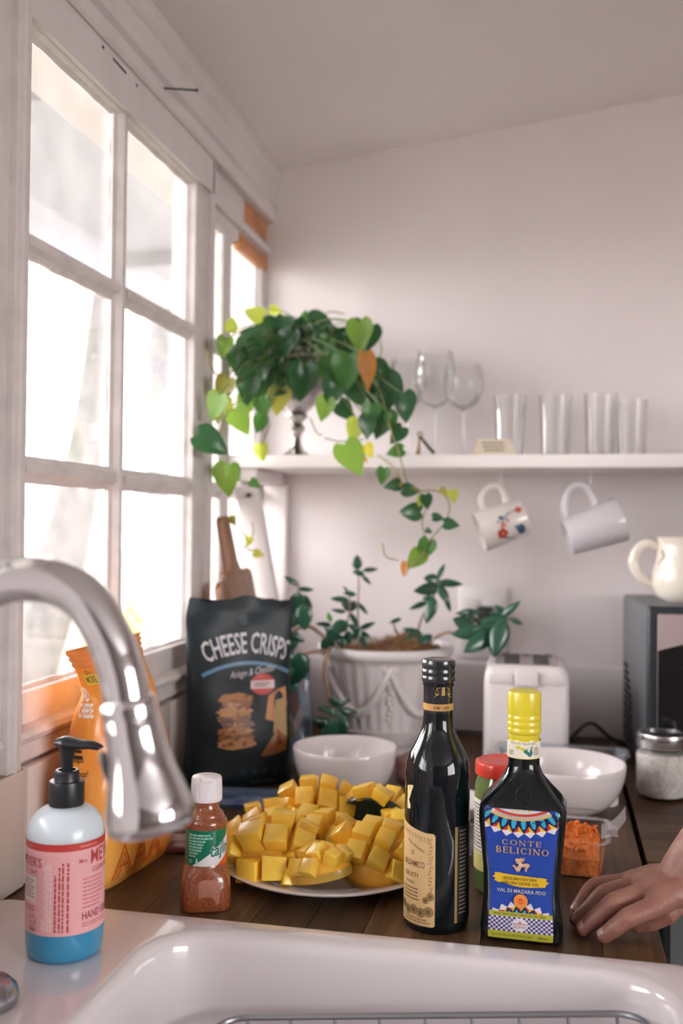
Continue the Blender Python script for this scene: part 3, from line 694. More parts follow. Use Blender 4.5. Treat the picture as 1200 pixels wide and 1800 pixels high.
# --- tall round vinegar bottle
bb = thing('vinegar_bottle', 'tall round black vinegar bottle with a long neck and an antique cream label', 'bottle', (-.125,1.113,.91), math.radians(6.5))
g = G(); BP = [(0,.003),(.030,.003),(.0335,.0),(.0352,.003),(.0358,.010),(.0358,.150),(.0357,.166),(.0345,.178),(.0310,.188),(.0262,.197),(.0215,.206),(.0182,.214),(.0165,.223),(.0160,.235),(.0160,.262),(.0172,.263),(.0172,.267),(.0,.267)]
g.lathe(BP, 64); obj('glass', g, blackglass, bb, smooth=50)
capm = mat('black_foil_cap', (.014,.017,.022), .22, spec=.6, coat=.4)
g = G(); g.lathe([(.0163,.234),(.0164,.265),(.0175,.2665),(.0182,.2675),(.0184,.272),(.0178,.2735),(.0178,.2745),(.0184,.276),(.0184,.2795),(.0178,.281),(.0178,.282),(.0184,.2835),(.0184,.289),(.0178,.2912),(.015,.292),(0,.2915)], 48); obj('cap', g, capm, bb, smooth=45)
A = Art(cyl_map(.0166)); A.rect(-.04, .0402, .2365, .2440, (190,146,88), 0, 40)
A.text('DAL 1605', .004, .2385, .0034, (70,50,34), 1, w=.018)
e = (176,142,84); ex = .0055
A.disc(ex, .2645, .0017, e, 1, 12); A.poly([(ex-.0016,.263),(ex+.0016,.263),(ex+.0022,.2535),(ex-.0022,.2535)], e, 1)
A.line([(ex-.0075,.2615),(ex,.2628),(ex+.0078,.2612)], .0006, e, 1); A.line([(ex-.007,.2615),(ex-.009,.2555),(ex-.005,.2555),(ex-.007,.2615)], .0004, e, 1); A.line([(ex+.0072,.2612),(ex+.0052,.2555),(ex+.0092,.2555),(ex+.0072,.2612)], .0004, e, 1)
A.poly([(ex-.0105,.251),(ex+.010,.251),(ex+.008,.2535),(ex-.0085,.2535)], e, 1); A.ring(ex-.007, .2555, .0008, .002, e, 1, 180, 360, 8); A.ring(ex+.0072, .2555, .0008, .002, e, 1, 180, 360, 8)
A.line([(ex,.266),(ex+.001,.2685)], .0012, e, 1); A.done('neck_band', bb, .3, coat=.2)
CR = (214,180,128); BR = (116,88,58); DK = (112,88,64)
A = Art(cyl_map(.0360)); r_ = .036
ue = -.0015; ul = -.062
n = 26; pts = []
for i in range(n+1):
    u = ul+(ue-ul)*i/n; top = .1085+.006*max(0, (-u-.012)/.03) ; bot = .0085
    if i == n: top -= .0025; bot += .0015
    pts += [(u, bot), (u, top)]
A.poly(pts, CR, 0, [(2*i, 2*i+2, 2*i+3, 2*i+1) for i in range(n)])
for k in range(16):                                   # vine border down the right edge and along the top
    a = k/15; u, v = ue-.0045-.001*math.sin(k*2.1), .102-a*.055
    A.ring(u, v, .0008, .0013, BR, 1, 40*k, 40*k+260, 10); A.ring(u-.0028*(1-a*.3), v-.001, .0004, .0009, BR, 1, -60*k, 200-60*k, 8)
for k in range(12):
    u = ue-.008-k*.0032; v = .1035+.0055*max(0, (-u-.012)/.03)-.0012; A.ring(u, v, .0006, .0011, BR, 1, 50*k, 50*k+250, 9); A.ring(u, v-.0028, .0005, .0009, BR, 1, 70*k, 230+70*k, 8)
def coin(u, v, r):
    A.disc(u, v, r, (176,146,100), 1, 22); A.ring(u, v, r*.82, r*.95, BR, 2); A.disc(u, v, r*.6, (150,122,82), 2, 18); A.ring(u, v+r*.1, r*.12, r*.36, (110,84,56), 3, -60, 230, 10); A.poly([(u-r*.3,v-r*.45),(u+r*.3,v-r*.45),(u,v+.1*r)], (110,84,56), 3)
for u, v, r in ((-.0085,.0245,.0055),(-.0175,.0225,.0052),(-.0265,.0245,.0052),(-.0355,.0225,.005),(-.0065,.041,.0042),(-.012,.0365,.0036),(-.045,.026,.005)): coin(u, v, r)
A.text('Aceto Balsamico', -.0255, .092, .0030, BR, 1, w=.024, shear=.25, rot=-.38)
A.text('BALSAMICO', -.0285, .0705, .0064, DK, 1, w=.031, bold=.01); A.ring(-.0285,.085,.0015,.0022,BR,1); A.text('GIUSTI', -.0315, .059, .0046, DK, 1, w=.021, bold=.012)
A.text('MODENA', -.033, .0515, .0026, DK, 1, w=.014); A.smallprint(-.046, -.019, .0335, .0485, 4, BR, 1, 8, .35); A.smallprint(-.04, -.006, .011, .0165, 2, BR, 1, 9, .35)
A.done('front_label', bb, .6)
A = Art(cyl_map(.0360)); pts = [(-.062,.1305),(-.040,.1300),(-.0345,.1305),(-.0335,.134),(-.0352,.1375),(-.0368,.140),(-.0350,.143),(-.0335,.147),(-.0315,.1515),(-.0290,.1565),(-.0315,.1572),(-.040,.155),(-.062,.155)]
A.poly([(max(-.062, u), v) for u, v in pts], (228,206,150), 0); A.done('wax_tag', bb, .6)
A = Art(cyl_map(.0360)); A.rect(.0205, .060, .012, .115, (18,18,20), 0, 20); A.rect(.0205, .0240, .012, .115, (150,120,72), 1, 2)
A.smallprint(.0265, .040, .02, .112, 22, (120,112,100), 1, 12, .4); A.done('back_label', bb, .5)
# --- chilli-lime seasoning bottle
sp = mat('chilli_powder_in_plastic', (.36,.10,.035), .22, col2=(.17,.045,.018), scale=420, coat=.7, coat_r=.06, spec=.5)
tb = thing('seasoning_bottle', 'small plastic bottle of red-brown chilli seasoning with a white cap and green label', 'bottle', (-.391,1.105,.91), math.radians(21))
def pring(w, z, p, n=48):
    return [(w*math.cos(a)*(abs(math.cos(a))**p+abs(math.sin(a))**p)**(-1/p), w*math.sin(a)*(abs(math.cos(a))**p+abs(math.sin(a))**p)**(-1/p), z) for a in [2*PI*(k+.5)/n for k in range(n)]]
g = G(); PR = [(.024,0,3),(.0285,.001,4),(.0293,.006,4),(.0290,.018,4),(.0278,.034,4),(.0264,.042,3),(.0252,.0465,2),(.0238,.049,2),(.0234,.051,2),(.0234,.090,2),(.0240,.092,2),(.0242,.095,2),(.0236,.099,2),(.0214,.1015,2),(.0204,.1028,2),(.0202,.1045,2),(.0192,.107,2),(.0160,.1095,2),(.0146,.1115,2),(.0142,.118,2),(.0142,.124,2)]
g.loops([pring(w, z, p) for w, z, p in PR], cap0=True, cap1=True); obj('bottle_body', g, sp, tb, smooth=50)
g = G(); M = Matrix.Translation((0,0,0))
pa = rrect(-.014,.014,-.02,.02,.008,0,6)
for d, yy in ((0,-.0292),(0,-.0300)): pass
g.loops([[(x*.95+.003, -.0268-(.0022 if k else .0), .022+y*.75) for x, y, z in rrect(-.013,.013,-.02,.02,.007,0,6)] for k in (0,1)], cap1=True)
obj('raised_panel', g, mat('chilli_powder_pale', (.42,.17,.12), .25, var=.15, scale=200, coat=.7, coat_r=.08), tb, bevel=.001)
wp = mat('white_plastic_cap', (.80,.74,.77), .35)
g = G()
def ribf(r, z, a): return r+(.0004 if (.125 < z < .1395 and math.sin(a*36) > 0) else 0)
g.lathe([(.0143,.120),(.0176,.120),(.0180,.1215),(.0180,.1245),(.0176,.1252),(.0174,.139),(.0176,.140),(.0174,.1445),(.0166,.1468),(.0150,.1476),(0,.1482)], 144, flute=ribf)
cp = obj('cap', g, wp, tb, smooth=30)
g = G(); g.box(-.007,.007,-.0185,-.006,.1425,.1495); obj('flip_tab', g, wp, cp, bevel=.002)
A = Art(cyl_map(.0237)); GN = (10,112,84)
A.rect(-.074, .074, .0505, .0905, GN, 0, 56)
def seg_poly(p0, p1, p2, p3, c, lv, n=14):      # quad strip so it follows the curve
    pts = []
    for i in range(n+1):
        t = i/n; pts += [(p0[0]+(p1[0]-p0[0])*t, p0[1]+(p1[1]-p0[1])*t), (p3[0]+(p2[0]-p3[0])*t, p3[1]+(p2[1]-p3[1])*t)]
    A.poly(pts, c, lv, [(2*i, 2*i+2, 2*i+3, 2*i+1) for i in range(n)])
seg_poly((-.010,.0505),(.040,.0505),(.040,.0905),(-.010,.0545), (226,220,224), 1)
seg_poly((-.016,.0505),(-.010,.0505),(-.010,.0548),(-.016,.0512), (226,220,224), 1, 4)
seg_poly((.013,.0505),(.045,.0505),(.045,.072),(.013,.0512), (214,82,34), 2)
A.text('tajín', .0165, .0625, .0135, (226,220,224), 2, w=.026, bold=.05, shear=.18, rot=.13, al='c')
A.text('tajín', .0165, .0625, .0135, (16,128,110), 3, w=.026, bold=.018, shear=.18, rot=.13, al='c')
for i in range(8): A.smallprint(-.0225, .012-.0032*i, .0855-.0034*i-.0016, .0855-.0034*i+.001, 1, (150,205,180), 1, 20+i, .8)
A.smallprint(-.0225, -.0155, .053, .0575, 2, (150,205,180), 1, 30, .6); A.poly([(-.0125,.0515),(-.0095,.0515),(-.0098,.056),(-.0106,.0595),(-.0114,.0595),(-.0122,.056)], (190,225,205), 2)
A.done('label', tb, .35, coat=.3)
# --- hand soap
so = thing('soap_bottle', 'pink-labelled pump bottle of blue hand soap standing on the sink rim', 'bottle', (-.470,.917,T), math.radians(27))
frost = mat('frosted_bottle_plastic', (.66,.74,.80), .3, sss=.5, sss_c=(.02,.02,.02), coat=.2)
g = G(); g.lathe([(.0372,.034),(.0376,.05),(.0376,.112),(.0372,.118),(.0360,.1245),(.0335,.131),(.0295,.1365),(.0245,.1405),(.0180,.1425),(.0155,.143),(.0150,.146)], 56); obj('bottle_body', g, frost, so, smooth=60)
g = G(); g.lathe([(0,0),(.030,0),(.0342,.0012),(.0362,.005),(.0374,.013),(.0376,.022),(.0376,.036)], 56); obj('soap_liquid', g, mat('blue_soap', (.035,.26,.46), .18, sss=.3, sss_c=(.01,.02,.03), coat=.4), so, smooth=60)
bk = mat('black_pump_plastic', (.012,.013,.017), .35)
g = G()
g.lathe([(.0150,.144),(.0168,.144),(.0172,.146),(.0172,.165),(.0165,.1675),(.0125,.168),(.0122,.169),(.0120,.1765),(.0108,.178),(.0085,.178)], 48); obj('pump_collar', g, bk, so, smooth=35)
g = G(); g.lathe([(.0052,.17),(.0058,.186),(.0062,.187),(.0062,.189),(.0068,.190),(.0078,.200),(.0085,.201)], 24); obj('pump_stem', g, bk, so)
g = G(); pts = spline([(-.011,0,.2045),(-.002,0,.2050),(.012,0,.2035),(.024,0,.2035),(.032,0,.2005),(.0345,0,.198)], 6)
g.tube(pts, lin([.0062,.0105,.0080,.0068,.0055,.0040], 6), 18, flat=1)
g.v = [(x, y, .2035+(z-.2035)*.62) for x, y, z in g.v]
nz = obj('pump_nozzle', g, bk, so, smooth=60); nz.rotation_euler = (0, 0, math.radians(-25))
PK = (230,170,173); RD = (176,66,68); PW = (240,205,205)
A = Art(cyl_map(.0379)); A.rect(-.117, .117, .0285, .1085, PK, 0, 72); A.rect(-.117, .117, .1085, .1155, (190,62,58), 0, 72)
A.smallprint(.014, .034, .1105, .1135, 1, (222,130,120), 1, 3, .7); A.text('AGENT', -.040, .1105, .0022, (222,150,140), 1, w=.012)
A.text('Mrs.', .0175, .096, .0040, RD, 1, w=.009, bold=.01); A.text("MEYER'S", .0255, .0935, .0135, RD, 1, w=.052, bold=.01, al='l'); A.text('CLEAN DAY', .0275, .085, .0048, RD, 1, w=.03, al='l', bold=.01)
A.smallprint(.017, .045, .051, .082, 8, (198,104,108), 1, 40, .32); A.text('HAND SOAP', .0165, .0415, .0072, (150,58,70), 1, w=.042, bold=.015, al='l'); A.smallprint(.0165, .05, .034, .039, 2, (198,104,108), 1, 42, .4)
A.ring(.0155, .083, .0060, .0064, (236,180,182), 1)
A.smallprint(-.0205, -.0125, .033, .1, 3, PW, 1, 50, .62, vert=True); A.smallprint(-.0105, -.008, .032, .088, 1, RD, 1, 51, .7, vert=True); A.smallprint(-.007, -.0005, .032, .103, 2, RD, 1, 52, .5, vert=True); A.smallprint(.0008, .0045, .032, .103, 1, RD, 1, 53, .5, vert=True)
A.text('MINT', -.0205, .034, .0030, PW, 2, rot=PI/2, al='l', bold=.02)
A.text("MEYER'S", -.0555, .093, .0085, RD, 1, w=.032, bold=.012, al='l'); A.text('DAY', -.033, .0855, .0042, RD, 1, w=.010)
A.rect(-.052, -.0295, .058, .083, (232,214,214), 1, 10); A.smallprint(-.050, -.031, .062, .081, 6, (120,84,92), 2, 60, .3); A.smallprint(-.05, -.03, .05, .056, 2, RD, 1, 61, .35)
for k in range(3):
    a = math.radians(90+120*k); u, v = -.0345+.0026*math.cos(a), .0415+.0026*math.sin(a); A.poly([(u+.0022*math.cos(a+2.3), v+.0022*math.sin(a+2.3)), (u+.0018*math.cos(a), v+.0018*math.sin(a)), (u+.0022*math.cos(a-2.3), v+.0022*math.sin(a-2.3)), (u+.0009*math.cos(a), v+.0009*math.sin(a))], (120,60,70), 1)
A.ring(-.0345, .0415, .0046, .0050, (120,60,70), 1); A.smallprint(-.039, -.030, .0315, .0350, 2, (120,60,70), 1, 63, .5)
R = random.Random(4)
for k in range(26): A.disc(R.uniform(-.025,.03), R.uniform(.032,.106), R.choice((.0003,.0004,.0006)), PW, 1, 6)
A.done('label', so, .4)
# --- red lidded jar behind the oil bottle
rj = thing('sauce_jar', 'jar with a red screw lid hidden behind the olive oil bottle', 'jar', (-.058,1.235,.91))
g = G(); g.lathe([(0,0),(.030,0),(.0335,.002),(.035,.006),(.035,.122),(.033,.132),(.030,.138),(.030,.142)], 48); obj('glass', g, mat('green_relish_glass', (.10,.16,.05), .08, coat=.5), rj, smooth=50)
g = G(); g.lathe([(.030,.140),(.0345,.140),(.0348,.142),(.0348,.152),(.0338,.155),(.031,.1565),(.028,.1555),(0,.1555)], 64, flute=lambda r, z, a: r+(.0003*math.sin(a*50) if .141 < z < .153 else 0)); obj('lid', g, mat('red_lid', (.62,.045,.03), .3, coat=.3), rj)
A = Art(cyl_map(.0353)); A.rect(-.09, .09, .028, .112, (214,212,200), 0, 48); A.rect(-.09, .09, .028, .048, (196,190,120), 1, 48); A.rect(-.09,.09,.05,.0515,(150,140,60),1,48)
A.smallprint(-.050, -.012, .054, .108, 13, (90,90,96), 1, 70, .4); A.done('label', rj, .5)

# ================================================================ bags, packets, tableware, appliances
def cam_side(px): pass
# --- orange snack bag: its broad face looks along the worktop, the narrow side faces the sink
cb = thing('snack_bag', 'tall orange snack bag with a crimped top standing behind the soap bottle', 'snack bag', (-.548,1.205,.91), math.radians(-5))
HB = .285
def bag_half(t):
    k = [(0,.040,.094,5),(.04,.046,.100,4.5),(.25,.050,.098,3.2),(.5,.047,.090,2.8),(.72,.033,.082,2.4),(.86,.014,.076,2.2),(.92,.0035,.073,2.1),(1,.0022,.075,2.1)]
    for a, b in zip(k, k[1:]):
        if t <= b[0]: u = (t-a[0])/(b[0]-a[0]); return [a[i]+(b[i]-a[i])*u for i in (1,2,3)]
    return k[-1][1:]
def wr_noise(a, t): return (math.sin(a*3+t*9)*math.sin(t*17-a*2)+.6*math.sin(a*7-t*23))*.0022*(1-t*.3)
def bag_pt(a, t, h=0):
    A_, B_, p = bag_half(t); c, s = math.cos(a), math.sin(a); q = (abs(c)**p+abs(s)**p)**(-1/p)
    x, y = A_*c*q, B_*s*q; n = wr_noise(a, t) if .02 < t < .9 else 0
    d = math.hypot(x, y); k = 1+(n+h)/max(d, .02); x, y = x*k, y*k
    if t > .80:
        w = (t-.80)/.2; x += w*(.010*math.sin(y*40)-.030*max(0, (-y-.035)/.055)**1.5); x -= .012*w
        if t > .92: x += .0012*math.sin(t*260)
    return (x, y, t*HB+(.006*math.sin(y*30) if t > .9 else 0))
NA, NT = 72, 60
g = G(); rings = [[bag_pt(2*PI*k/NA, i/NT*.925) for k in range(NA)] for i in range(NT+1)]
g.loops(rings, cap0=True)
foil_o = mat('orange_bag_film', (.90,.44,.09), .3, col2=(.86,.27,.03), scale=5, spec=.5, coat=.15, coat_r=.2)
obj('bag_body', g, foil_o, cb, smooth=60)
g = G(); rings = [[bag_pt(2*PI*k/NA, .92+.08*i/24) for k in range(NA)] for i in range(25)]; g.loops(rings, cap1=True)
obj('crimp', g, mat('orange_bag_seal', (.80,.26,.06), .35, var=.15, scale=30), cb, smooth=60)
BK = (44,30,18); OR = (206,92,30)
def face(a0, t0=0, r=.085):                                # print map: u along the girth, v up the bag
    return lambda u, v, h: bag_pt(a0+u/r, v/HB, h+.0006)
A = Art(face(-PI/2+.30, r=.062)); A.sub = .008
A.text('chips', -.022, .150, .0075, BK, 1, w=.022); A.text('delicioso!', -.020, .133, .008, BK, 1, w=.030, shear=.2)
for i, (z, w) in enumerate(((.163,.02),(.156,.024),(.118,.026),(.109,.03),(.100,.038),(.092,.03),(.072,.036),(.064,.03))): A.smallprint(-.034, -.034+w, z-.0025, z+.0025, 1, BK, 1, 80+i, .8)
A.done('side_lettering', cb); A = Art(face(-PI/2+.30, r=.062)); A.sub = .008
A.text('AND', -.017, .222, .016, (250,240,225), 1, w=.026, bold=.03); A.text('CHEESE', -.014, .203, .016, (250,240,225), 1, w=.036, bold=.03)
A.done('flavour_lettering', cb)
A = Art(face(-.35, r=.095), .0003); A.sub = .01
A.text('BEST BEFORE', .062, .072, .0055, BK, 1, w=.044, rot=.05); A.text('18JUL2022', .062, .063, .0055, BK, 1, w=.036, rot=.05); A.text('0211466', .062, .054, .0055, BK, 1, w=.032, rot=.05)
A.rect(.035, .085, .084, .102, (222,110,30), 1, 8); A.rect(.05, .08, .088, .1, (225,215,205), 2, 6); A.smallprint(.052, .078, .089, .099, 2, (60,80,120), 3, 84, .5)
for x in (-.02, .012, .045):
    A.line([(x-.016,.010),(x,.048),(x+.016,.010)], .0018, OR, 1); A.line([(x-.008,.024),(x+.008,.024)], .0018, OR, 1)
    for k in (1,2): A.line([(x-.016+.004*k,.010),(x,.048-.009*k),(x+.016-.004*k,.010)], .0012, OR, 1)
A.done('face_print', cb)
A = Art(lambda u, v, h: bag_pt(-.95+u/.09, v/HB, h+.0006), .0003); A.sub = .008
A.rect(-.018, .026, .240, .262, (225,190,70), 1, 8, 4); A.text('NEW', .001, .2515, .0075, (110,60,25), 2, w=.022, bold=.02); A.text('MORE', .001, .242, .0075, (110,60,25), 2, w=.028, bold=.02)
A.done('top_print', cb)
# --- dark pouch of cheese crisps
pc = thing('snack_pouch', 'tall black stand-up pouch of cheese crisps with white lettering and pictures of crisps', 'pouch', (-.520,1.625,.91), math.radians(33))
HP = .312
def pouch_pt(a, t, h=0):
    w = .091-.004*math.sin(PI*t)+.004*t; k = [(0,.032),(.06,.036),(.3,.031),(.6,.022),(.85,.008),(.93,.002),(1,.0012)]
    for p, q in zip(k, k[1:]):
        if t <= q[0]: d = p[1]+(q[1]-p[1])*(t-p[0])/(q[0]-p[0]); break
    c, s = math.cos(a), math.sin(a); p = 2.2+1.2*(1-t); q = (abs(c)**p+abs(s)**p)**(-1/p); x, y = w*c*q, d*s*q
    if x < 0 and t > .86: x *= 1-.10*((t-.86)/.14)**2
    n = (math.sin(x*34+t*5)*math.sin(t*9+x*14)*.0020+.0006*math.sin(x*80-t*22)) if t > .02 else 0
    n *= min(1, d/.01); y += (n+h)*(1 if s > 0 else -1)
    if t > .85: y += .004*math.sin(x*60)*(t-.85)/.15
    return (x, y, t*HP+(.0035*math.sin(x*55+1)+.002*math.sin(x*140) if t > .97 else 0))
g = G(); g.loops([[pouch_pt(2*PI*k/80, i/60) for k in range(80)] for i in range(61)], cap0=True, cap1=True)
film = mat('black_pouch_film', (.010,.017,.022), .40, spec=.3)
obj('pouch_body', g, film, pc, smooth=60)
def pmap(u, v, h):
    t = max(.01, v/HP); w = .091-.004*math.sin(PI*t)+.004*t; p = 2.2+1.2*(1-t); r = min(.98, abs(u)/w)
    lo, hi = -PI/2, -PI/2
    # solve the angle giving this u on the front half
    f = lambda a: pouch_pt(a, t)[0]
    a, b = -PI+1e-4, -1e-4
    for _ in range(22):
        m = (a+b)/2
        if f(m) < u: a = m
        else: b = m
    return pouch_pt((a+b)/2, t, h+.0010)
A = Art(pmap, .0003); WT_ = (200,196,200)
A.text('CHEESE CRISPS', .008, .222, .034, WT_, 2, w=.138, bold=.012, arc=.16)
A.ring(.008, .214-.17, .1585, .1645, (92,128,158), 1, 62, 118, 24)
A.text('Asiago & Cheddar', .018, .186, .0115, WT_, 2, w=.080, shear=.35, rot=.14)
A.disc(.034, .170, .0215, (188,52,40), 3, 28, ry=.0175); A.rect(.0130, .0550, .163, .176, (214,196,196), 4, 8); A.smallprint(.019, .049, .1655, .1735, 2, (90,60,70), 5, 90, .5)
A.ring(.006,.277,.006,.0085,(56,68,76),1,20,340); A.poly([(.002,.284),(.006,.279),(.010,.284),(.009,.271),(.006,.268),(.003,.271)],(56,68,76),2)
R = random.Random(9)
BRN = [(176,116,66),(150,92,52),(196,142,90),(132,84,58),(120,82,72)]
for k in range(8):                                         # the printed stack of crisps
    z = .148-k*.0105; w = .030+R.uniform(-.003,.003); cx = -.012+R.uniform(-.003,.003); n = 18; pts = []
    for i in range(n): a = 2*PI*i/n; q = 1+R.uniform(-.12,.14); pts.append((cx+w*q*math.cos(a), z+.0088*q*math.sin(a)))
    A.poly([(cx, z)]+pts, BRN[k % 5], 2+k % 3, [(0, i+1, (i+1) % n+1) for i in range(n)])
    for j in range(5):
        u, v = cx+R.uniform(-.024,.024), z+R.uniform(-.004,.004); A.disc(u, v, R.uniform(.003,.007), R.choice(BRN), 5, 9, ry=R.uniform(.002,.004))
A.poly([(.038,.112),(.044,.150),(.060,.160),(.076,.164),(.078,.130),(.072,.118),(.056,.106)], (196,136,84), 2); A.poly([(.056,.142),(.076,.146),(.078,.080),(.052,.088)], (178,150,104), 3)
A.poly([(.028,.052),(.060,.094),(.078,.078),(.076,.058),(.050,.052)], (150,94,50), 4); A.poly([(.050,.064),(.061,.086),(.070,.070)], (110,54,34), 5)
for k in range(4): A.disc(.0+.018*k, .028, .005, (34,48,56), 1, 14)
A.smallprint(.012, .06, .008, .014, 1, (60,70,78), 1, 92, .8); A.done('front_print', pc, .35)
g = G(); g.ball((-.02,-.0005,.312), .0025, 8); g.ball((.045,-.0005,.311), .002, 8)
# --- translucent bluish pouch behind it
bp = thing('snack_pouch', 'small blue-grey see-through pouch standing behind the black cheese crisp pouch', 'pouch', (-.482,1.815,.91), math.radians(6))
g = G(); HQ = .19
def bp_pt(a, t):
    d = .026*(1-t)**.7+.0015; w = .046-.008*t; c, s = math.cos(a), math.sin(a); q = (abs(c)**2.6+abs(s)**2.6)**(-1/2.6)
    return (w*c*q, d*s*q+.002*math.sin(c*6+t*12)*(t > .03), t*HQ)
g.loops([[bp_pt(2*PI*k/40, i/24) for k in range(40)] for i in range(25)], cap0=True, cap1=True); obj('pouch_body', g, mat('blue_pouch_film', (.16,.22,.30), .25, var=.25, scale=25, coat=.5), bp, smooth=60)
A = Art(lambda u, v, h: (u, -(.026*(1-v/HQ)**.7+.0015)*max(0, 1-abs(u/(.046-.008*v/HQ))**2.6)**(1/2.6)-.003-h, v), .0003)
A.poly([(-.02,.15),(.0,.165),(.03,.15),(.036,.10),(.020,.055),(-.005,.07),(-.022,.11)], (150,140,148), 1); A.poly([(0,.14),(.015,.15),(.022,.10),(.012,.075),(.002,.10)], (100,78,74), 2); A.poly([(-.005,.065),(.010,.078),(.015,.05),(.004,.035)], (120,112,62), 2); A.done('front_print', bp, .3)
# --- flat packets lying on the worktop
def slab(name, label, cat, loc, rz, sx, sy, sz, m, part):
    t = thing(name, label, cat, loc, rz); g = G(); g.box(-sx/2, sx/2, -sy/2, sy/2, .0002, sz); obj(part, g, m, t, bevel=min(.004, sz*.35), seg=3); return t
fl = lambda z: (lambda u, v, h: (u, v, z+h))
b1 = slab('chocolate_packet', 'flat packet with a blue and white marbled print lying behind the mango plate', 'packet', (-.455,1.525,.91), math.radians(4), .17, .095, .010, mat('blue_marble_print', (.32,.45,.66), .3, col2=(.012,.055,.24), scale=16, stretch=(1,1.6,1), coat=.3), 'wrapper')
A = Art(fl(.0102)); R = random.Random(2)
for k in range(9):
    x, y = R.uniform(-.075,.075), R.uniform(-.035,.035); A.line([(x+.006*i, y+.008*math.sin(i*1.3+k)) for i in range(-2,3)], .0016, (196,200,206), 1)
    A.ring(x, y, .005, .0065, (90,140,205), 1, 30*k, 30*k+230, 12)
A.done('swirl_print', b1)
b2 = slab('chocolate_packet', 'flat dark brown packet with beige swirls tucked between seasoning bottle and plate', 'packet', (-.478,1.415,.91), math.radians(6), .15, .085, .009, mat('dark_brown_wrapper', (.035,.024,.020), .4), 'wrapper')
A = Art(fl(.0092))
for k in range(10): A.ring(-.06+.013*k, .01*math.sin(k*1.7), .004+.001*(k % 3), .0052+.001*(k % 3), (150,120,86), 1, 47*k, 47*k+260, 12)
A.done('swirl_print', b2)
b3 = slab('food_tray', 'flat dusky red packet with a white printed label behind the seasoning bottle', 'packet', (-.497,1.325,.91), math.radians(12), .105, .13, .010, mat('dusky_red_plastic', (.20,.055,.05), .35, coat=.2), 'tray')
A = Art(fl(.0102)); PKW = (196,172,164); MR = (120,54,54)
A.rect(-.045, .045, -.042, .05, PKW, 1); A.smallprint(-.035, .03, .02, .045, 4, (110,96,92), 2, 93, .4)
for x in (-.040, -.018, .004): A.rect(x, x+.018, -.012, .008, MR, 2); A.smallprint(x+.002, x+.016, -.010, .006, 3, PKW, 3, 94, .4)
A.line([(-.04,-.026),(-.018,-.026)], .002, MR, 2); A.poly([(-.022,-.021),(-.010,-.026),(-.022,-.031)], MR, 2); A.line([(.006,-.026),(.03,-.026)], .002, MR, 2); A.poly([(.010,-.021),(-.002,-.026),(.010,-.031)], MR, 2)
A.done('label', b3)
# --- cutting board leaning in the window corner
bd = thing('cutting_board', 'brown wooden cutting board with a long handle leaning by the window behind the black pouch', 'cutting board', (-.548,1.845,.911))
bm_ = mat('board_wood', (.25,.125,.070), .45, var=.35, scale=14, stretch=(6,6,.8), bump=.1, bscale=60)
out = [(-.095,0),(.095,0),(.095,.315),(.090,.328),(.078,.334),(.048,.335),(.030,.343),(.022,.36),(.019,.41),(.017,.438),(.010,.446),(-.010,.446),(-.017,.438),(-.019,.41),(-.022,.36),(-.030,.343),(-.048,.335),(-.078,.334),(-.090,.328),(-.095,.315)]
g = G(); n = len(out); g.add([(x0, y, z) for x0 in (0, .018) for y, z in out], [tuple(range(n)), tuple(reversed(range(n, 2*n)))]+[(i, n+i, n+(i+1) % n, (i+1) % n) for i in range(n)])
MB_ = Matrix.Rotation(math.radians(-9), 4, 'Y') @ Matrix.Rotation(math.radians(8), 4, 'X'); zmin = min((MB_ @ Vector(v)).z for v in g.v)
g.v = [tuple((MB_ @ Vector(v))-Vector((0,0,zmin))) for v in g.v]
obj('board', g, bm_, bd, bevel=.003)
# --- bowls
porcl = mat('white_bowl_glaze', (.76,.71,.715), .16, coat=.5, coat_r=.05)
def bowl(label, loc, r, h):
    t = thing('white_bowl', label, 'bowl', loc); g = G(); w = .0035; pr = []
    n = 16; rb = r*.46
    pr += [(0,.004),(rb-.006,.004),(rb-.004,0),(rb,0),(rb+.001,.004)]
    for i in range(1, n+1): u = i/n; pr.append((rb+(r-rb)*math.sin(u*PI/2)**.9, .004+(h-.004)*(1-math.cos(u*PI/2))**.95*1.0))
    pr += [(r-.0008,h+.0012),(r-w*.6,h+.001)]
    for i in range(n, 0, -1): u = i/n; pr.append((max(0, rb+(r-rb)*math.sin(u*PI/2)**.9-w), .006+(h-.006)*(1-math.cos(u*PI/2))**.95))
    pr.append((0,.0065)); g.lathe(pr, 64); obj('bowl_body', g, porcl, t, smooth=50); return t
bowl('white ceramic bowl standing behind the mango plate, left of the vinegar bottle', (-.330,1.595,.91), .084, .080)
bowl('white ceramic bowl to the right of the olive oil bottle, in front of the toaster', (.014,1.600,.91), .096, .075)
# small white lid next to the bowl foot
t = thing('jar_lid', 'small round white lid lying behind the foot of the right white bowl', 'lid', (.080,1.655,.91)); g = G(); g.lathe([(0,.001),(.020,.001),(.021,0),(.022,.001),(.022,.012),(.020,.014),(0,.014)], 32); obj('lid_body', g, mat('white_lid', (.75,.70,.67), .4), t)
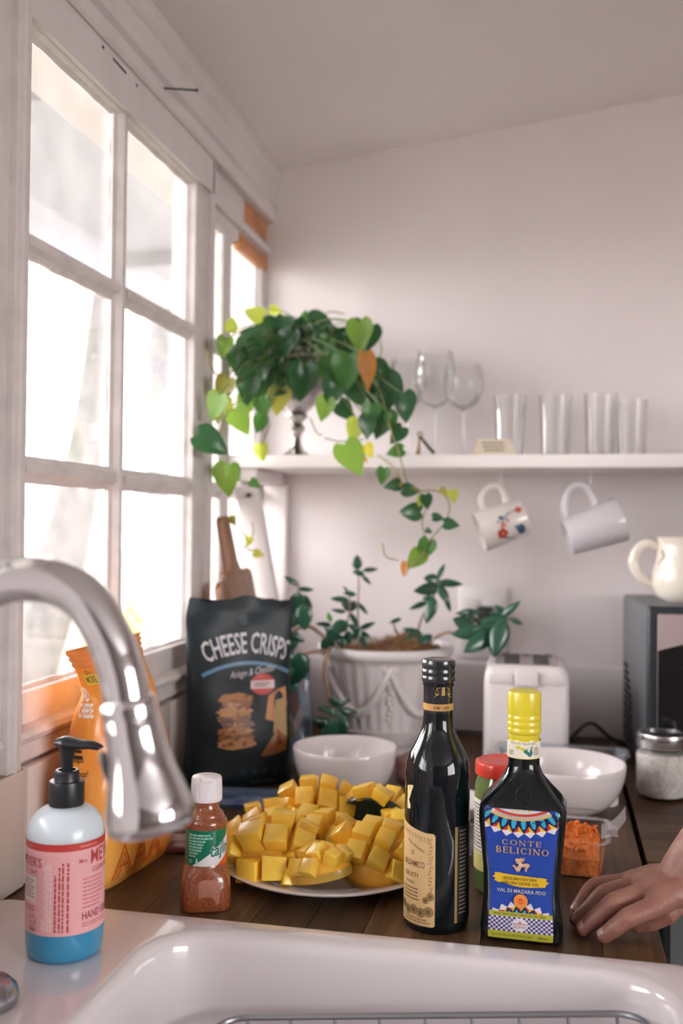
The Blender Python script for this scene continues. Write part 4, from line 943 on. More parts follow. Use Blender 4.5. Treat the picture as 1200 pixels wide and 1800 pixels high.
# --- clear tub with rectangular rim behind the right bowl
cl_p = clear('clear_plastic', (.93,.95,.97), .08, .5, milk=.10, milk_c=(.7,.76,.85))
tb2 = thing('plastic_tub', 'clear rectangular plastic food tub behind the right white bowl and in front of the toaster', 'container', (.015,1.735,.91))
g = G(); g.loops([rrect(-.105+d, .105-d, -.035+d, .035-d, .022, z, 6) for d, z in ((.02,.003),(.015,.0005),(.012,.004),(.004,.05),(0,.062),(-.004,.063),(-.004,.066),(.001,.066),(.005,.05),(.013,.006),(.02,.004))], cap0=True); obj('tub_body', g, cl_p, tb2, smooth=50)
tr2 = thing('plastic_tray', 'shallow clear plastic tray lid with an orange crumb, between the two dark bottles', 'tray', (-.126,1.375,.91))
g = G(); g.loops([rrect(-.030+d, .030-d, -.050+d, .050-d, .015, z, 6) for d, z in ((.013,.002),(.010,.0005),(.006,.004),(.001,.018),(-.004,.019),(-.004,.021),(.003,.021),(.009,.004),(.013,.003))], cap0=True); obj('tray_body', g, cl_p, tr2, smooth=50)
g = G(); g.ball((.012,-.03,.0065), .0045, 6, sc_=(1.3,1,.7)); obj('crumb', g, mat('orange_crumb', (.75,.20,.03), .6), tr2)
t = thing('white_dish', 'small white dish half hidden between the vinegar bottle and the olive oil bottle', 'dish', (-.150,1.52,.91)); g = G(); g.lathe([(0,.003),(.03,.003),(.032,0),(.034,.003),(.055,.018),(.062,.026),(.0625,.028),(.060,.028),(.053,.021),(.033,.007),(0,.006)], 48); obj('dish_body', g, porcl, t, smooth=50)
t = thing('mesh_produce_bag', 'reddish brown mottled bag of produce between the left white bowl and the vinegar bottle', 'bag', (-.222,1.66,.91)); g = G(); R = random.Random(3)
g.ball((0,0,.033), .035, 14, sc_=(1.0,1.1,.95)); g.v = [(x*(1+.1*math.sin(z*160+y*90)), y, max(0.0003, z)+0*R.random()) for x, y, z in g.v]; obj('bag_body', g, mat('mottled_red_net', (.30,.10,.09), .6, col2=(.45,.30,.26), scale=120, bump=.5, bscale=150), t, smooth=60)
# --- clamshell of orange spice mix
cs = thing('clamshell_container', 'open clear plastic clamshell of crumbly orange spice beside the olive oil bottle', 'container', (-.012,1.345,.91), math.radians(-3))
cl2 = clear('clamshell_plastic', (.97,.97,.97), .05, .55, milk=.04, milk_c=(.9,.85,.83))
def ribbed(x0, x1, y0, y1, r, z, amp, n=14):
    pts = rrect(x0, x1, y0, y1, r, z, n); out = []; per = 0; cx, cy = (x0+x1)/2, (y0+y1)/2
    dens = []
    for i, p in enumerate(pts):
        q = pts[(i+1) % len(pts)]; L = math.hypot(q[0]-p[0], q[1]-p[1]); m = max(1, round(L/.0028))
        for k in range(m): dens.append((p[0]+(q[0]-p[0])*k/m, p[1]+(q[1]-p[1])*k/m))
    n = len(dens); 
    for i, (x, y) in enumerate(dens):
        a = dens[i-1]; b = dens[(i+1) % n]; tx, ty = b[0]-a[0], b[1]-a[1]; L = math.hypot(tx, ty) or 1
        s = amp*(1 if math.sin(2*PI*i/n*round(n/6)) > 0 else -1); out.append((x+ty/L*s, y-tx/L*s, z))
    return out
hx, hy = .078, .052
g = G(); base = [ribbed(-hx+.0, hx-.0, -hy, hy, .018, .0005, a) for a in (0,)]
rings = []
for z, a, d in ((.0005,.0006,.010),(.004,.0010,.004),(.028,.0011,.001),(.033,0,-.001),(.046,0,-.002),(.047,0,-.008),(.049,0,-.008),(.049,0,-.003)):
    rr_ = ribbed(-hx, hx, -hy, hy, .018, z, a); k = (hx-d)/hx; ky = (hy-d)/hy; rings.append([(x*k, y*ky, z) for x, y, z in rr_])
g.loops(rings, cap0=True); obj('base_tray', g, cl2, cs, smooth=40)
g = G(); R = random.Random(6)
filling = mat('orange_spice', (.86,.235,.03), .7, col2=(.62,.13,.012), scale=120, bump=1, bscale=300, sss=.1)
def pile_h(x, y): return .033+.012*max(0, min(1, .5+y*9-x*3))+.0012*math.sin(x*90)*math.sin(y*110)+R.uniform(-.0007,.0007)
nx, ny = 56, 38; vs = []
for j in range(ny+1):
    for i in range(nx+1):
        x, y = (-1+2*i/nx)*(hx-.006), (-1+2*j/ny)*(hy-.006); e = min(1, (1-abs(i/nx*2-1))*9, (1-abs(j/ny*2-1))*7)
        vs.append((x, y, pile_h(x, y)*(.72+.28*e)))
fs = [(j*(nx+1)+i, j*(nx+1)+i+1, (j+1)*(nx+1)+i+1, (j+1)*(nx+1)+i) for j in range(ny) for i in range(nx)]
b = len(vs); edge = [i for i in range(nx+1)]+[(nx+1)*j+nx for j in range(1, ny+1)]+[(nx+1)*ny+i for i in range(nx-1, -1, -1)]+[(nx+1)*j for j in range(ny-1, 0, -1)]
vs2 = vs+[(vs[i][0]*.97, vs[i][1]*.96, .002) for i in edge]; ne = len(edge)
fs += [(edge[k], b+k, b+(k+1) % ne, edge[(k+1) % ne]) for k in range(ne)]+[tuple(range(b+ne-1, b-1, -1))]
g.add(vs2, fs); obj('spice_filling', g, filling, cs, smooth=20)
g = G()
for k in range(260):
    x, y = R.uniform(-.068,.068), R.uniform(-.043,.043); s = R.uniform(.0012,.0032); q = Vector((x, y, pile_h(x, y)+s*.2))
    M = Matrix.Translation(q) @ Euler((R.random()*6, R.random()*6, R.random()*6)).to_matrix().to_4x4(); g.box(-s, s, -s*.7, s*.7, -s*.6, s*.6, M=M)
o = obj('spice_crumbs', g, filling, cs, smooth=0); o['kind'] = 'stuff'
g = G(); g.loops([[(hx-.004+.030*math.sin(a*.5)+.004*k*0, y, .047+.026*(1-math.cos(a))*.5+k*.0006) for a in [PI*i/10 for i in range(11)]] for k, y in ((0,-.030),(0,.0),(0,.035))], close=False); obj('folded_flap', g, cl2, cs, smooth=60)
g = G(); g.loops([[(x, hy-.004+.012*math.sin(a), .047+.014*(1-math.cos(a))*.5) for a in [PI*i/8 for i in range(9)]] for x in [-.07+.01*i+(.0008 if i % 2 else 0) for i in range(15)]], close=False); obj('back_flap', g, cl2, cs, smooth=30)
g = G(); g.box(hx+.002, hx+.017, -.02, .028, .0475, .0488); obj('tab', g, cl2, cs, bevel=.0004)
# --- mason jar
mj = thing('mason_jar', 'glass jar of white grains with a ridged silver metal ring lid on the right worktop', 'jar', (.174,1.718,.91))
glass = clear('clear_glass', (.98,.985,.985), .02, .5)
g = G(); g.lathe([(0,.004),(.030,.0035),(.034,.001),(.038,.003),(.041,.010),(.0415,.02),(.0415,.068),(.0405,.076),(.0375,.082),(.0365,.086),(.0365,.098)], 48, flute=lambda r, z, a: r+(.0005*math.sin(a*18)*math.sin(z*320) if .015 < z < .06 else 0)); obj('glass', g, glass, mj, smooth=60)
g = G(); g.lathe([(0,.005),(.030,.0048),(.036,.006),(.0398,.014),(.0402,.068),(.038,.073),(.02,.0755),(0,.074)], 40); obj('grains', g, mat('white_grains', (.70,.64,.60), .7, var=.2, scale=150, bump=1, bscale=200), mj, smooth=40)
g = G(); pr = [(.0372,.082),(.0392,.0825)]
for i in range(3): z = .0835+i*.0042; pr += [(.0402,z),(.0405,z+.0014),(.0396,z+.0028)]
pr += [(.0400,.097),(.0402,.1035),(.0395,.1052),(.0375,.1055),(.0335,.1052),(.0335,.1040)]
g.lathe(pr, 120, flute=lambda r, z, a: r+(.00035*math.sin(a*60) if .0965 < z < .104 else 0)); ld = obj('lid_ring', g, mat('silver_lid', (.62,.62,.64), .25, 1), mj, smooth=40)
g = G(); g.lathe([(0,.1035),(.033,.1035),(.0345,.1030)], 40); obj('opening_shade', g, mat('jar_opening_shade', (.06,.06,.065), .3, .6), mj)  # dark disc stands for the shade inside the open ring
g = G(); A = Art(cyl_map(.0417)); A.text('Kerr', .012, .066, .006, (150,145,145), 1, w=.024, shear=.2) if 0 else None
# --- toaster
to = thing('toaster', 'white two-slot toaster standing against the back wall behind the oil bottle', 'toaster', (-.050,1.885,.91), math.radians(2))
tw = mat('toaster_white', (.74,.69,.69), .32, coat=.2)
HW, HD, HT = .074, .098, .193
g = G()
def trr(z, d, r): return [(x, y, z) for x, y, z in rrect(-HW+d, HW-d, -HD+d, HD-d, r, z, 8)]
g.loops([trr(.006,.006,.014), trr(.010,.001,.016), trr(.02,0,.016), trr(.045,0,.016), trr(.0465,.0016,.016), trr(.048,0,.016), trr(.165,0,.016), trr(.180,.002,.016), trr(.189,.007,.014), trr(.193,.014,.010)], cap0=True, cap1=True)
bo = obj('housing', g, tw, to, smooth=45)
g = G(); g.box(-.056,.056,-.068,.082,.1925,.1942); obj('top_plate', g, mat('toaster_steel', (.5,.49,.49), .25, 1), to, bevel=.0005)
dark = mat('slot_dark', (.015,.016,.018), .5)
for x in (-.026, .026):
    g = G(); g.box(x-.014, x+.014, -.062, .060, .1935, .1947); sl = obj('slot', g, dark, to)
    g = G()
    for k in range(7): g.box(x-.013, x+.013, -.055+k*.018, -.0535+k*.018, .1947, .1955)
    obj('slot_wires', g, MATS['toaster_steel'], sl)
g = G()
for k in range(5): g.box(-.048+k*.0205, -.034+k*.0205, .066, .074, .1938, .1948)
obj('vent_slots', g, dark, to)
g = G(); g.box(-.0205,.0205,-.1065,-.094,.159,.187); obj('lever', g, tw, to, bevel=.004, seg=3)
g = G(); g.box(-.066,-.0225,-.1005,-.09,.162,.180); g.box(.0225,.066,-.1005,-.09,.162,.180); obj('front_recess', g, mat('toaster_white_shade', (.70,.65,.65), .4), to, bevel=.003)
for sx in (-.055,.055):
    for sy in (-.08,.08): g = G(); g.lathe([(0,0),(.007,0),(.007,.007)], 12, c=(sx,sy,0)); obj('foot', g, MATS['black_plastic'], to)
g = G(); g.tube(spline([(.072,.06,.02),(.10,.09,.05),(.13,.14,.055),(.17,.17,.02),(.21,.19,.006),(.235,.195,.005)], 10), .0035, 8); obj('cord', g, MATS['black_plastic'], to)
# --- microwave with the cream jug on top
mw = thing('microwave', 'dark grey microwave oven at the back of the right worktop with a black glass door', 'microwave', (.157,1.782,.912), math.radians(3.7))
dg = mat('microwave_grey', (.16,.17,.185), .42, .3); bkg = mat('microwave_black_glass', (.006,.007,.008), .12, spec=.5, coat=.5)
g = G(); g.box(0,.5,.012,.325,.012,.303); obj('housing', g, dg, mw, bevel=.006, seg=3)
g = G(); g.box(-.002,.502,-.006,.014,.008,.305); fr = obj('front_frame', g, mat('microwave_dark', (.035,.042,.048), .35, .3), mw, bevel=.005, seg=3)
g = G(); g.box(.014,.40,-.0095,-.004,.02,.292); dr = obj('door', g, mat('steel_pink_reflection', (.46,.37,.37), .35, .45), mw, bevel=.002)  # pinkish room reflection is put into the steel colour
g = G(); n = 24; top = [(.0145+(.399-.0145)*i/n,   .230+.040*math.sin(PI*(.08+.84*i/n))-.040*math.sin(PI*.08)+.012*i/n) for i in range(n+1)]
pts = [(.0145,.0205)]+top+[(.399,.0205)]; m = len(pts)
g.add([(x, y, z) for y in (-.0115,-.0095) for x, z in pts], [tuple(range(m)), tuple(reversed(range(m, 2*m)))]+[(i, (i+1) % m, m+(i+1) % m, m+i) for i in range(m)]); obj('door_window', g, bkg, dr)
g = G(); g.box(.41,.49,-.0085,-.004,.02,.292); obj('control_panel', g, bkg, mw, bevel=.001)
g = G()
for j in range(12):
    for i in range(8):
        y = .045+i*.014+(.007 if j % 2 else 0)+.12; z = .03+j*.0125
        if z < .04+(y-.165)*.95+.075: g.lathe([(0,0),(.0042,0),(.0042,.001)], 8, M=Matrix.Translation((-.0006,y+.02-.0,z)) @ Matrix.Rotation(-PI/2, 4, 'Y'))
o = obj('vent_holes', g, dark, mw); o['kind'] = 'stuff'
for sx in (.04,.46):
    for sy in (.04,.28): g = G(); g.lathe([(0,-.002),(.012,-.002),(.012,.013)], 12, c=(sx,sy,0)); obj('foot', g, MATS['black_plastic'], mw)
ju = thing('cream_jug', 'glossy cream ceramic jug with a big loop handle standing on the microwave', 'jug', (.226,1.905,1.2155))
cg = mat('cream_glaze', (.78,.72,.63), .15, coat=.6, coat_r=.04)
g = G(); g.lathe([(0,.003),(.028,.003),(.030,0),(.034,.002),(.047,.012),(.053,.030),(.052,.055),(.046,.080),(.0425,.097),(.0430,.112),(.0450,.1165),(.0435,.118),(.040,.112),(.039,.097),(.043,.08),(.048,.055),(.048,.03),(.03,.008),(0,.007)], 56); obj('jug_body', g, cg, ju, smooth=60)
g = G(); pts = spline([(-.040,0,.098),(-.058,0,.106),(-.077,0,.096),(-.086,0,.074),(-.079,0,.052),(-.062,0,.036),(-.046,0,.030)], 8); g.tube(pts, lin([.0075,.0088,.0092,.0088,.0085,.0080,.0075], 8), 16); obj('jug_handle', g, cg, ju, smooth=60)
g = G()
for k in range(9): a = PI+.55+.12*math.sin(k); g.ball((.0475*math.cos(a), .0475*math.sin(a), .092-.005*k), .0032, 6)
obj('raised_flowers', g, cg, ju, smooth=60)
# --- mugs on cup hooks
def hook(x, y, lab):
    t = thing('cup_hook', lab, 'hook', (x, y, 1.4595)); g = G()
    g.tube(spline([(0,0,-.0005),(0,0,-.008),(0,-.002,-.012),(0,-.008,-.016),(0,-.009,-.022),(0,-.002,-.0265),(0,.005,-.024),(0,.006,-.02)], 6), .0014, 8); obj('hook_wire', g, mat('white_hook', (.72,.68,.66), .35), t); return t
def mug(label, loc, L, r0, r1, m, hs, tilt, turn, prints=None):
    """axis along local x (mouth at -x or +x), handle on top"""
    t = thing('mug', label, 'mug', loc, rot=(0, -math.radians(tilt), math.radians(turn)))
    M = Matrix.Rotation(PI/2, 4, 'Y'); g = G(); w = .0035
    pr = [(0,.006),(r0-.008,.006),(r0-.006,0),(r0-.002,.001),(r0,.006),((r0+r1)/2,L/2),(r1,L-.002),(r1-.001,L),(r1-w+.0005,L),(r1-w,L-.002),((r0+r1)/2-w,L/2),(r0-w,.012),(r0-w-.004,.009),(0,.009)]
    flip = -1 if hs < 0 else 1
    g.lathe(pr, 56, M=M); g.v = [(flip*(x-L/2), y, z) for x, y, z in g.v]; body = obj('mug_body', g, m, t, smooth=50)
    return t, body
mugw = mat('mug_cream', (.74,.68,.65), .18, coat=.4); mugg = mat('mug_grey_glaze', (.60,.575,.61), .2, coat=.4)
hook(-.103,1.975,'small white cup hook holding the flower-printed mug'); hook(.066,1.975,'small white cup hook holding the plain pale grey mug')
m1, b1_ = mug('cream mug with red and blue flowers hanging sideways from a hook under the shelf', (-.101,1.975,1.3535), .094, .0375, .0405, mugw, -1, 20, 12)
g = G(); R1 = .039
pts = spline([(-.022,0,.037),(-.024,0,.056),(-.012,0,.071),(.006,0,.0765),(.020,0,.068),(.023,0,.052),(.021,0,.037)], 8); g.tube(pts, .0042, 12, flat=1.5); obj('mug_handle', g, mugw, m1, smooth=60)
A = Art(lambda u, v, h: (u, -(.0398+h-.0012*u/.047)*math.cos(v/.039), (.0398+h)*math.sin(v/.039)), .0003)
FR, FB, FG = (176,60,48), (70,110,140), (78,104,112)
def flower(u, v, r, c):
    for k in range(5): a = 2*PI*k/5; A.disc(u+r*.6*math.cos(a), v+r*.6*math.sin(a), r*.5, c, 1, 10)
    A.disc(u, v, r*.3, (214,150,110), 2, 8)
flower(-.010,-.016,.010,FR); flower(.033,.018,.006,FR); flower(-.004,.000,.005,(206,120,100)); A.disc(.027,-.020,.008,(74,92,116),1,12,ry=.011); A.disc(.020,-.012,.004,(90,130,170),1,10)
A.line([(-.012,-.010),(-.006,.004),(.004,.014),(.018,.018),(.03,.019)], .0016, FG, 1); A.line([(-.010,-.018),(-.004,-.030),(.006,-.034)], .002, FG, 1)
for u, v in ((-.012,.008),(.002,.012),(.012,.017),(-.002,-.028),(.008,-.032)): A.disc(u, v, .0038, (120,150,170), 2, 8, ry=.0022)
A.disc(-.004,.014,.0045,FB,1,10); A.disc(.006,.006,.003,(190,90,80),1,8); A.done('flower_print', m1, .25, coat=.3)
m2, b2_ = mug('plain pale grey glazed mug hanging sideways from the hook nearer the jug', (.072,1.975,1.3475), .108, .036, .0445, mugg, 1, 20, 8)
g = G(); pts = spline([(-.042,0,.036),(-.040,0,.052),(-.026,0,.077),(-.006,0,.0885),(.012,0,.080),(.018,0,.060),(.017,0,.040)], 8); g.tube(pts, .0045, 12, flat=1.5); obj('mug_handle', g, mugg, m2, smooth=60)
# --- glasses on the shelf
ST = 1.4848
gl = clear('shelf_glass', (.985,.985,.985), .05, .55, milk=.035)  # white milk mixed in to brighten the glass like highlights
def wineglass(label, loc, h, rb, stem):
    t = thing('wine_glass', label, 'wine glass', loc, group=None); bh = h-stem
    g = G(); n = 14; pr = []
    for i in range(n+1): u = i/n; pr.append((max(.003, rb*(math.sqrt(max(0, 1-(1-min(u/.55, 1))**2)) if u < .55 else 1-.16*((u-.55)/.45)**2)), stem+bh*u))
    g.lathe(pr+[(pr[-1][0]-.0012, pr[-1][1]+.0004)]+[(max(.001, r-.0014), z+.001) for r, z in reversed(pr[:-1])], 40); obj('bowl', g, gl, t, smooth=60)
    g = G(); g.lathe([(.0032,stem+.002),(.0030,stem*.6),(.0032,.02),(.006,.008)], 20); obj('stem', g, gl, t, smooth=60)
    g = G(); g.lathe([(.006,.008),(.02,.0035),(.034,.0012),(.0345,.0003),(0,.0003)], 40); obj('foot', g, gl, t, smooth=60); return t
_p = (-0.2479,2.0850,1.4962); wineglass('tallest clear wine glass on the shelf, its bowl just right of the trailing plant', (_p[0], 2.085, ST), .228, .043, .108)
_p = (-0.1810,2.0000,1.4901); wineglass('clear wine glass on the shelf behind the small paper card, next to the tumblers', (_p[0], 2.0, ST), .186, .040, .094)
_p = (-0.2941,2.0000,1.4904); wineglass('clear wine glass on the shelf half hidden behind the trailing plant leaves', (_p[0], 2.0, ST), .197, .040, .100)
def tumbler(label, loc, h, r):
    t = thing('glass_tumbler', label, 'glass', loc); g = G()
    g.lathe([(0,.0003),(r*.80,.0003),(r*.82,.002),(r*.90,h*.5),(r,h),(r-.0014,h+.0003),(r*.90-.0018,h*.5),(r*.80,.010),(0,.009)], 40, flute=lambda rr, z, a: rr*(1+.012*math.sin(a*9)*(1-z/h) if rr > r*.5 else 1)); obj('glass_wall', g, gl, t, smooth=50); return t
tumbler('clear straight tumbler on the shelf right behind the folded paper card', (-.090,2.03,ST), .126, .033)
tumbler('clear tumbler second from the paper card in the row on the shelf', (-.001,2.03,ST), .126, .033)
tumbler('clear tumbler third from the paper card in the row on the shelf', (.086,2.03,ST), .126, .033)
tumbler('faint clear tumbler at the end of the shelf row, farthest from the paper card', (.147,2.08,ST), .120, .034)
cd = thing('folded_card', 'small folded cream paper card with handwriting standing on the shelf edge', 'card', (-.116,1.945,ST), math.radians(9))
g = G(); g.loops([[(-.042,-.019,.0003),(.042,-.019,.0003)],[(-.032,.0,.033),(.030,0,.033)],[(-.042,.019,.0003),(.042,.019,.0003)]], close=False); obj('card', g, mat('cream_card', (.72,.63,.50), .8), cd, smooth=0)
A = Art(lambda u, v, h: (u, -.019+.019*v/.033-h*.87, v+h*.5))
for i, (y, t_) in enumerate(((.024,0),(.0165,0),(.0095,0))): A.smallprint(-.024+.002*i, .028-.004*i, y-.0018, y+.0018, 1, (84,72,70), 1, 95+i, .7)
A.done('handwriting', cd)
bo_ = thing('bottle_opener', 'small dark metal folding bottle opener standing on the shelf by the wine glasses', 'opener', (-.255,1.955,ST), math.radians(10))
g = G(); g.tube([(-.006,0,.040),(.008,0,.022),(.022,0,.006)], [.004,.0055,.0058], 10, flat=.6); obj('handle_bar', g, mat('dark_bronze', (.035,.028,.024), .4, .5), bo_)
g = G(); g.tube([(-.007,.001,.038),(-.008,.001,.02),(-.010,.001,.002)], [.0022,.0028,.006], 10); obj('brass_leg', g, mat('old_brass', (.20,.14,.07), .4, .8), bo_)
g = G(); g.tube([(-.006+.0045*math.cos(a), 0, .043+.0045*math.sin(a)) for a in [2*PI*i/16 for i in range(17)]], .0014, 8, caps=False); obj('ring', g, MATS['old_brass'], bo_)

# ================================================================ plants
LEAVES = [
((-0.5882,1.7640,1.7176),0.033,275,'l'),
((-0.5882,1.7230,1.6662),0.040,100,'g'),((-0.5874,1.8970,1.7648),0.046,205,'l'),((-0.5599,1.9650,1.7834),0.027,15,'l'),((-0.5710,1.9120,1.7356),0.054,160,'d'),
((-0.5873,1.8790,1.7200),0.054,195,'d'),((-0.5860,1.8570,1.6772),0.064,95,'d'),
((-0.5879,1.7990,1.6524),0.054,100,'d'),
((-0.5196,2.0460,1.7874),0.030,275,'m'),((-0.5005,2.0600,1.7875),0.032,285,'g'),((-0.4606,1.9610,1.7499),0.064,15,'d'),((-0.5294,1.9100,1.7340),0.050,100,'d'),((-0.5084,1.9390,1.7310),0.057,85,'d'),((-0.4445,1.9030,1.6952),0.045,120,'m'),((-0.3885,1.9590,1.7394),0.039,60,'d'),
((-0.3681,1.8760,1.7087),0.066,88,'g'),((-0.3592,1.9330,1.7140),0.054,95,'d'),
((-0.3435,1.8260,1.6328),0.073,86,'o'),((-0.4416,1.8680,1.6468),0.054,175,'m'),((-0.4789,1.8690,1.6189),0.077,92,'d'),
((-0.4166,1.8700,1.6505),0.054,60,'m'),
((-0.3857,1.8350,1.6312),0.073,95,'m'),((-0.4121,1.8430,1.6028),0.068,100,'d'),
((-0.3703,1.8750,1.5950),0.054,60,'d'),
((-0.5440,1.8950,1.6159),0.061,150,'d'),
((-0.5422,1.9230,1.6554),0.061,120,'d'),
((-0.5722,1.9060,1.6534),0.061,100,'d'),((-0.5824,1.8510,1.6049),0.061,95,'d'),((-0.5881,1.7180,1.5927),0.046,120,'v'),((-0.5887,1.6810,1.5524),0.054,110,'g'),((-0.5882,1.7530,1.5637),0.032,60,'l'),((-0.5885,1.6940,1.5380),0.029,100,'v'),((-0.5877,1.8300,1.5431),0.061,62,'g'),((-0.5528,1.8580,1.5705),0.045,85,'m'),((-0.5544,1.8380,1.5378),0.039,110,'m'),
((-0.5874,1.8680,1.5839),0.043,70,'g'),((-0.5335,1.8950,1.5883),0.059,100,'v'),((-0.4295,1.8450,1.5657),0.048,105,'g'),((-0.3912,1.8650,1.5637),0.046,50,'d'),((-0.5886,1.6750,1.4886),0.066,30,'d'),
((-0.5883,1.7510,1.4254),0.066,97,'g'),((-0.5879,1.7980,1.4443),0.034,60,'m'),((-0.5678,1.8610,1.4245),0.025,40,'m'),
((-0.5504,1.8430,1.4837),0.036,85,'l'),((-0.3041,1.8810,1.6023),0.071,60,'d'),((-0.2748,1.8450,1.5675),0.059,82,'d'),
((-0.3258,1.8930,1.6387),0.054,40,'d'),((-0.3221,1.8770,1.6173),0.039,60,'m'),((-0.3410,1.8440,1.5532),0.048,100,'m'),((-0.3688,1.8380,1.5230),0.048,112,'l'),((-0.3433,1.8310,1.5296),0.046,90,'d'),
((-0.3225,1.8580,1.5376),0.061,110,'d'),
((-0.3013,1.8440,1.5417),0.036,80,'m'),
((-0.3657,1.8110,1.4690),0.071,62,'g'),((-0.3370,1.8200,1.4850),0.030,60,'y'),((-0.3479,1.8310,1.4711),0.021,40,'o'),((-0.2904,1.8480,1.5159),0.041,125,'d'),
((-0.2901,1.8250,1.4845),0.034,165,'m'),((-0.2942,1.8270,1.4222),0.032,172,'d'),((-0.2573,1.8200,1.4129),0.034,8,'d'),((-0.3145,1.8400,1.4392),0.034,100,'m'),((-0.5879,1.7900,1.3527),0.021,75,'v'),((-0.5727,1.8360,1.3132),0.021,112,'l'),((-0.5452,1.8180,1.2913),0.022,20,'v'),((-0.5176,1.8980,1.7020),0.054,110,'d'),
((-0.4134,1.9160,1.6908),0.054,60,'d'),
((-0.3907,1.9040,1.6649),0.054,80,'d'),
((-0.3451,1.8950,1.5972),0.046,100,'d'),
((-0.3182,1.8750,1.5791),0.050,95,'d'),((-0.5683,1.9470,1.7000),0.054,150,'d'),
((-0.5874,1.9130,1.7065),0.043,170,'d'),
((-0.5558,1.8950,1.5847),0.036,100,'g'),((-0.5485,2.0250,1.7715),0.039,240,'m'),((-0.4411,2.0040,1.7435),0.039,330,'m'),((-0.5878,1.8390,1.6358),0.046,120,'d'),((-0.5800,1.9200,1.6119),0.054,100,'d'),
((-0.2620,1.8270,1.3739),0.044,180,'d'),((-0.2283,1.8120,1.3914),0.030,80,'d'),((-0.1821,1.8300,1.4018),0.026,80,'l'),((-0.2086,1.8320,1.3638),0.023,0,'d'),((-0.1818,1.8080,1.3519),0.030,8,'d'),
((-0.2239,1.8190,1.3393),0.015,20,'d'),((-0.2323,1.8160,1.3040),0.044,112,'m'),
((-0.2493,1.8140,1.2859),0.044,132,'g'),
((-0.2693,1.8180,1.2683),0.029,100,'o'),((-0.1973,1.8130,1.4095),0.019,40,'v'),((-0.2836,1.8300,1.4170),0.024,150,'o'),((-0.2409,1.8150,1.3923),0.021,100,'l'),((-0.5874,1.9100,1.6387),0.047,72,'d'),((-0.5872,1.9110,1.6414),0.043,151,'d'),((-0.5096,1.9180,1.7212),0.043,58,'d'),((-0.4943,2.0290,1.7414),0.047,69,'m'),
((-0.3731,1.9180,1.6141),0.050,86,'d'),((-0.3648,1.9780,1.6568),0.036,56,'d'),((-0.4247,1.9910,1.7185),0.053,118,'d'),
((-0.4063,1.9880,1.6308),0.047,69,'m'),((-0.5197,1.9660,1.7304),0.038,126,'d'),((-0.5621,1.9440,1.6451),0.047,62,'d'),((-0.5854,2.0340,1.6639),0.049,69,'m'),((-0.5774,1.9450,1.6329),0.038,99,'m'),((-0.5688,1.9020,1.6769),0.038,61,'d'),
((-0.5034,1.9480,1.7266),0.046,43,'g'),
((-0.5675,2.0500,1.7474),0.048,139,'d'),((-0.4467,2.0490,1.6454),0.041,43,'d'),((-0.4359,2.0230,1.6920),0.049,59,'d'),((-0.5476,1.9130,1.6780),0.036,88,'d'),((-0.5658,2.0280,1.7432),0.050,116,'d'),((-0.5872,1.9550,1.6537),0.041,129,'g'),((-0.4676,2.0200,1.6651),0.051,58,'g'),
((-0.4656,1.9140,1.7192),0.039,107,'d'),((-0.4329,1.9900,1.7137),0.039,70,'d'),((-0.5871,1.9620,1.6955),0.053,137,'m'),
((-0.4315,2.0120,1.6698),0.038,82,'m'),
((-0.5541,2.0320,1.7436),0.047,60,'d'),((-0.4037,2.0320,1.6965),0.044,102,'m'),((-0.5156,1.9900,1.7348),0.039,125,'g'),((-0.4101,1.9050,1.6432),0.048,65,'d'),
((-0.5118,1.9390,1.7252),0.040,115,'d'),((-0.4339,1.9150,1.6317),0.046,74,'d'),((-0.5846,1.9630,1.6511),0.037,126,'m'),((-0.4602,1.9550,1.7267),0.038,135,'m'),
((-0.4599,1.9340,1.7228),0.038,131,'m'),((-0.5872,1.9280,1.6388),0.050,83,'g'),((-0.3814,1.9730,1.6357),0.042,90,'m'),((-0.5225,1.9610,1.7296),0.036,103,'d'),((-0.4943,1.9310,1.7232),0.044,76,'d'),
((-0.5877,1.8740,1.6336),0.037,113,'m'),((-0.5146,1.9300,1.7236),0.046,83,'m'),
((-0.4986,1.9760,1.7317),0.047,123,'m'),((-0.5700,2.0490,1.7473),0.042,87,'m'),((-0.4933,2.0570,1.7466),0.049,122,'d'),
((-0.5530,2.0670,1.7501),0.050,137,'m'),((-0.4036,2.0270,1.6879),0.051,49,'d'),((-0.4234,1.9360,1.7128),0.035,112,'d'),((-0.5168,1.9900,1.7348),0.038,58,'d'),((-0.3674,1.9750,1.6440),0.041,65,'d'),
((-0.5874,1.9120,1.6550),0.050,112,'d'),((-0.5370,1.9130,1.7210),0.042,103,'d'),((-0.4322,1.9900,1.6439),0.041,33,'m'),
((-0.4018,1.9120,1.6826),0.035,120,'m'),((-0.4493,1.9050,1.7171),0.035,30,'d'),((-0.5435,1.9980,1.7345),0.052,123,'d'),((-0.5873,1.9240,1.6765),0.046,106,'m'),((-0.5867,2.0270,1.7069),0.039,59,'m'),
((-0.3652,1.9110,1.6464),0.052,52,'d'),((-0.5479,1.9750,1.7329),0.039,66,'d'),((-0.5218,2.0130,1.7498),0.049,75,'m'),((-0.3936,1.9150,1.6790),0.041,115,'m'),]
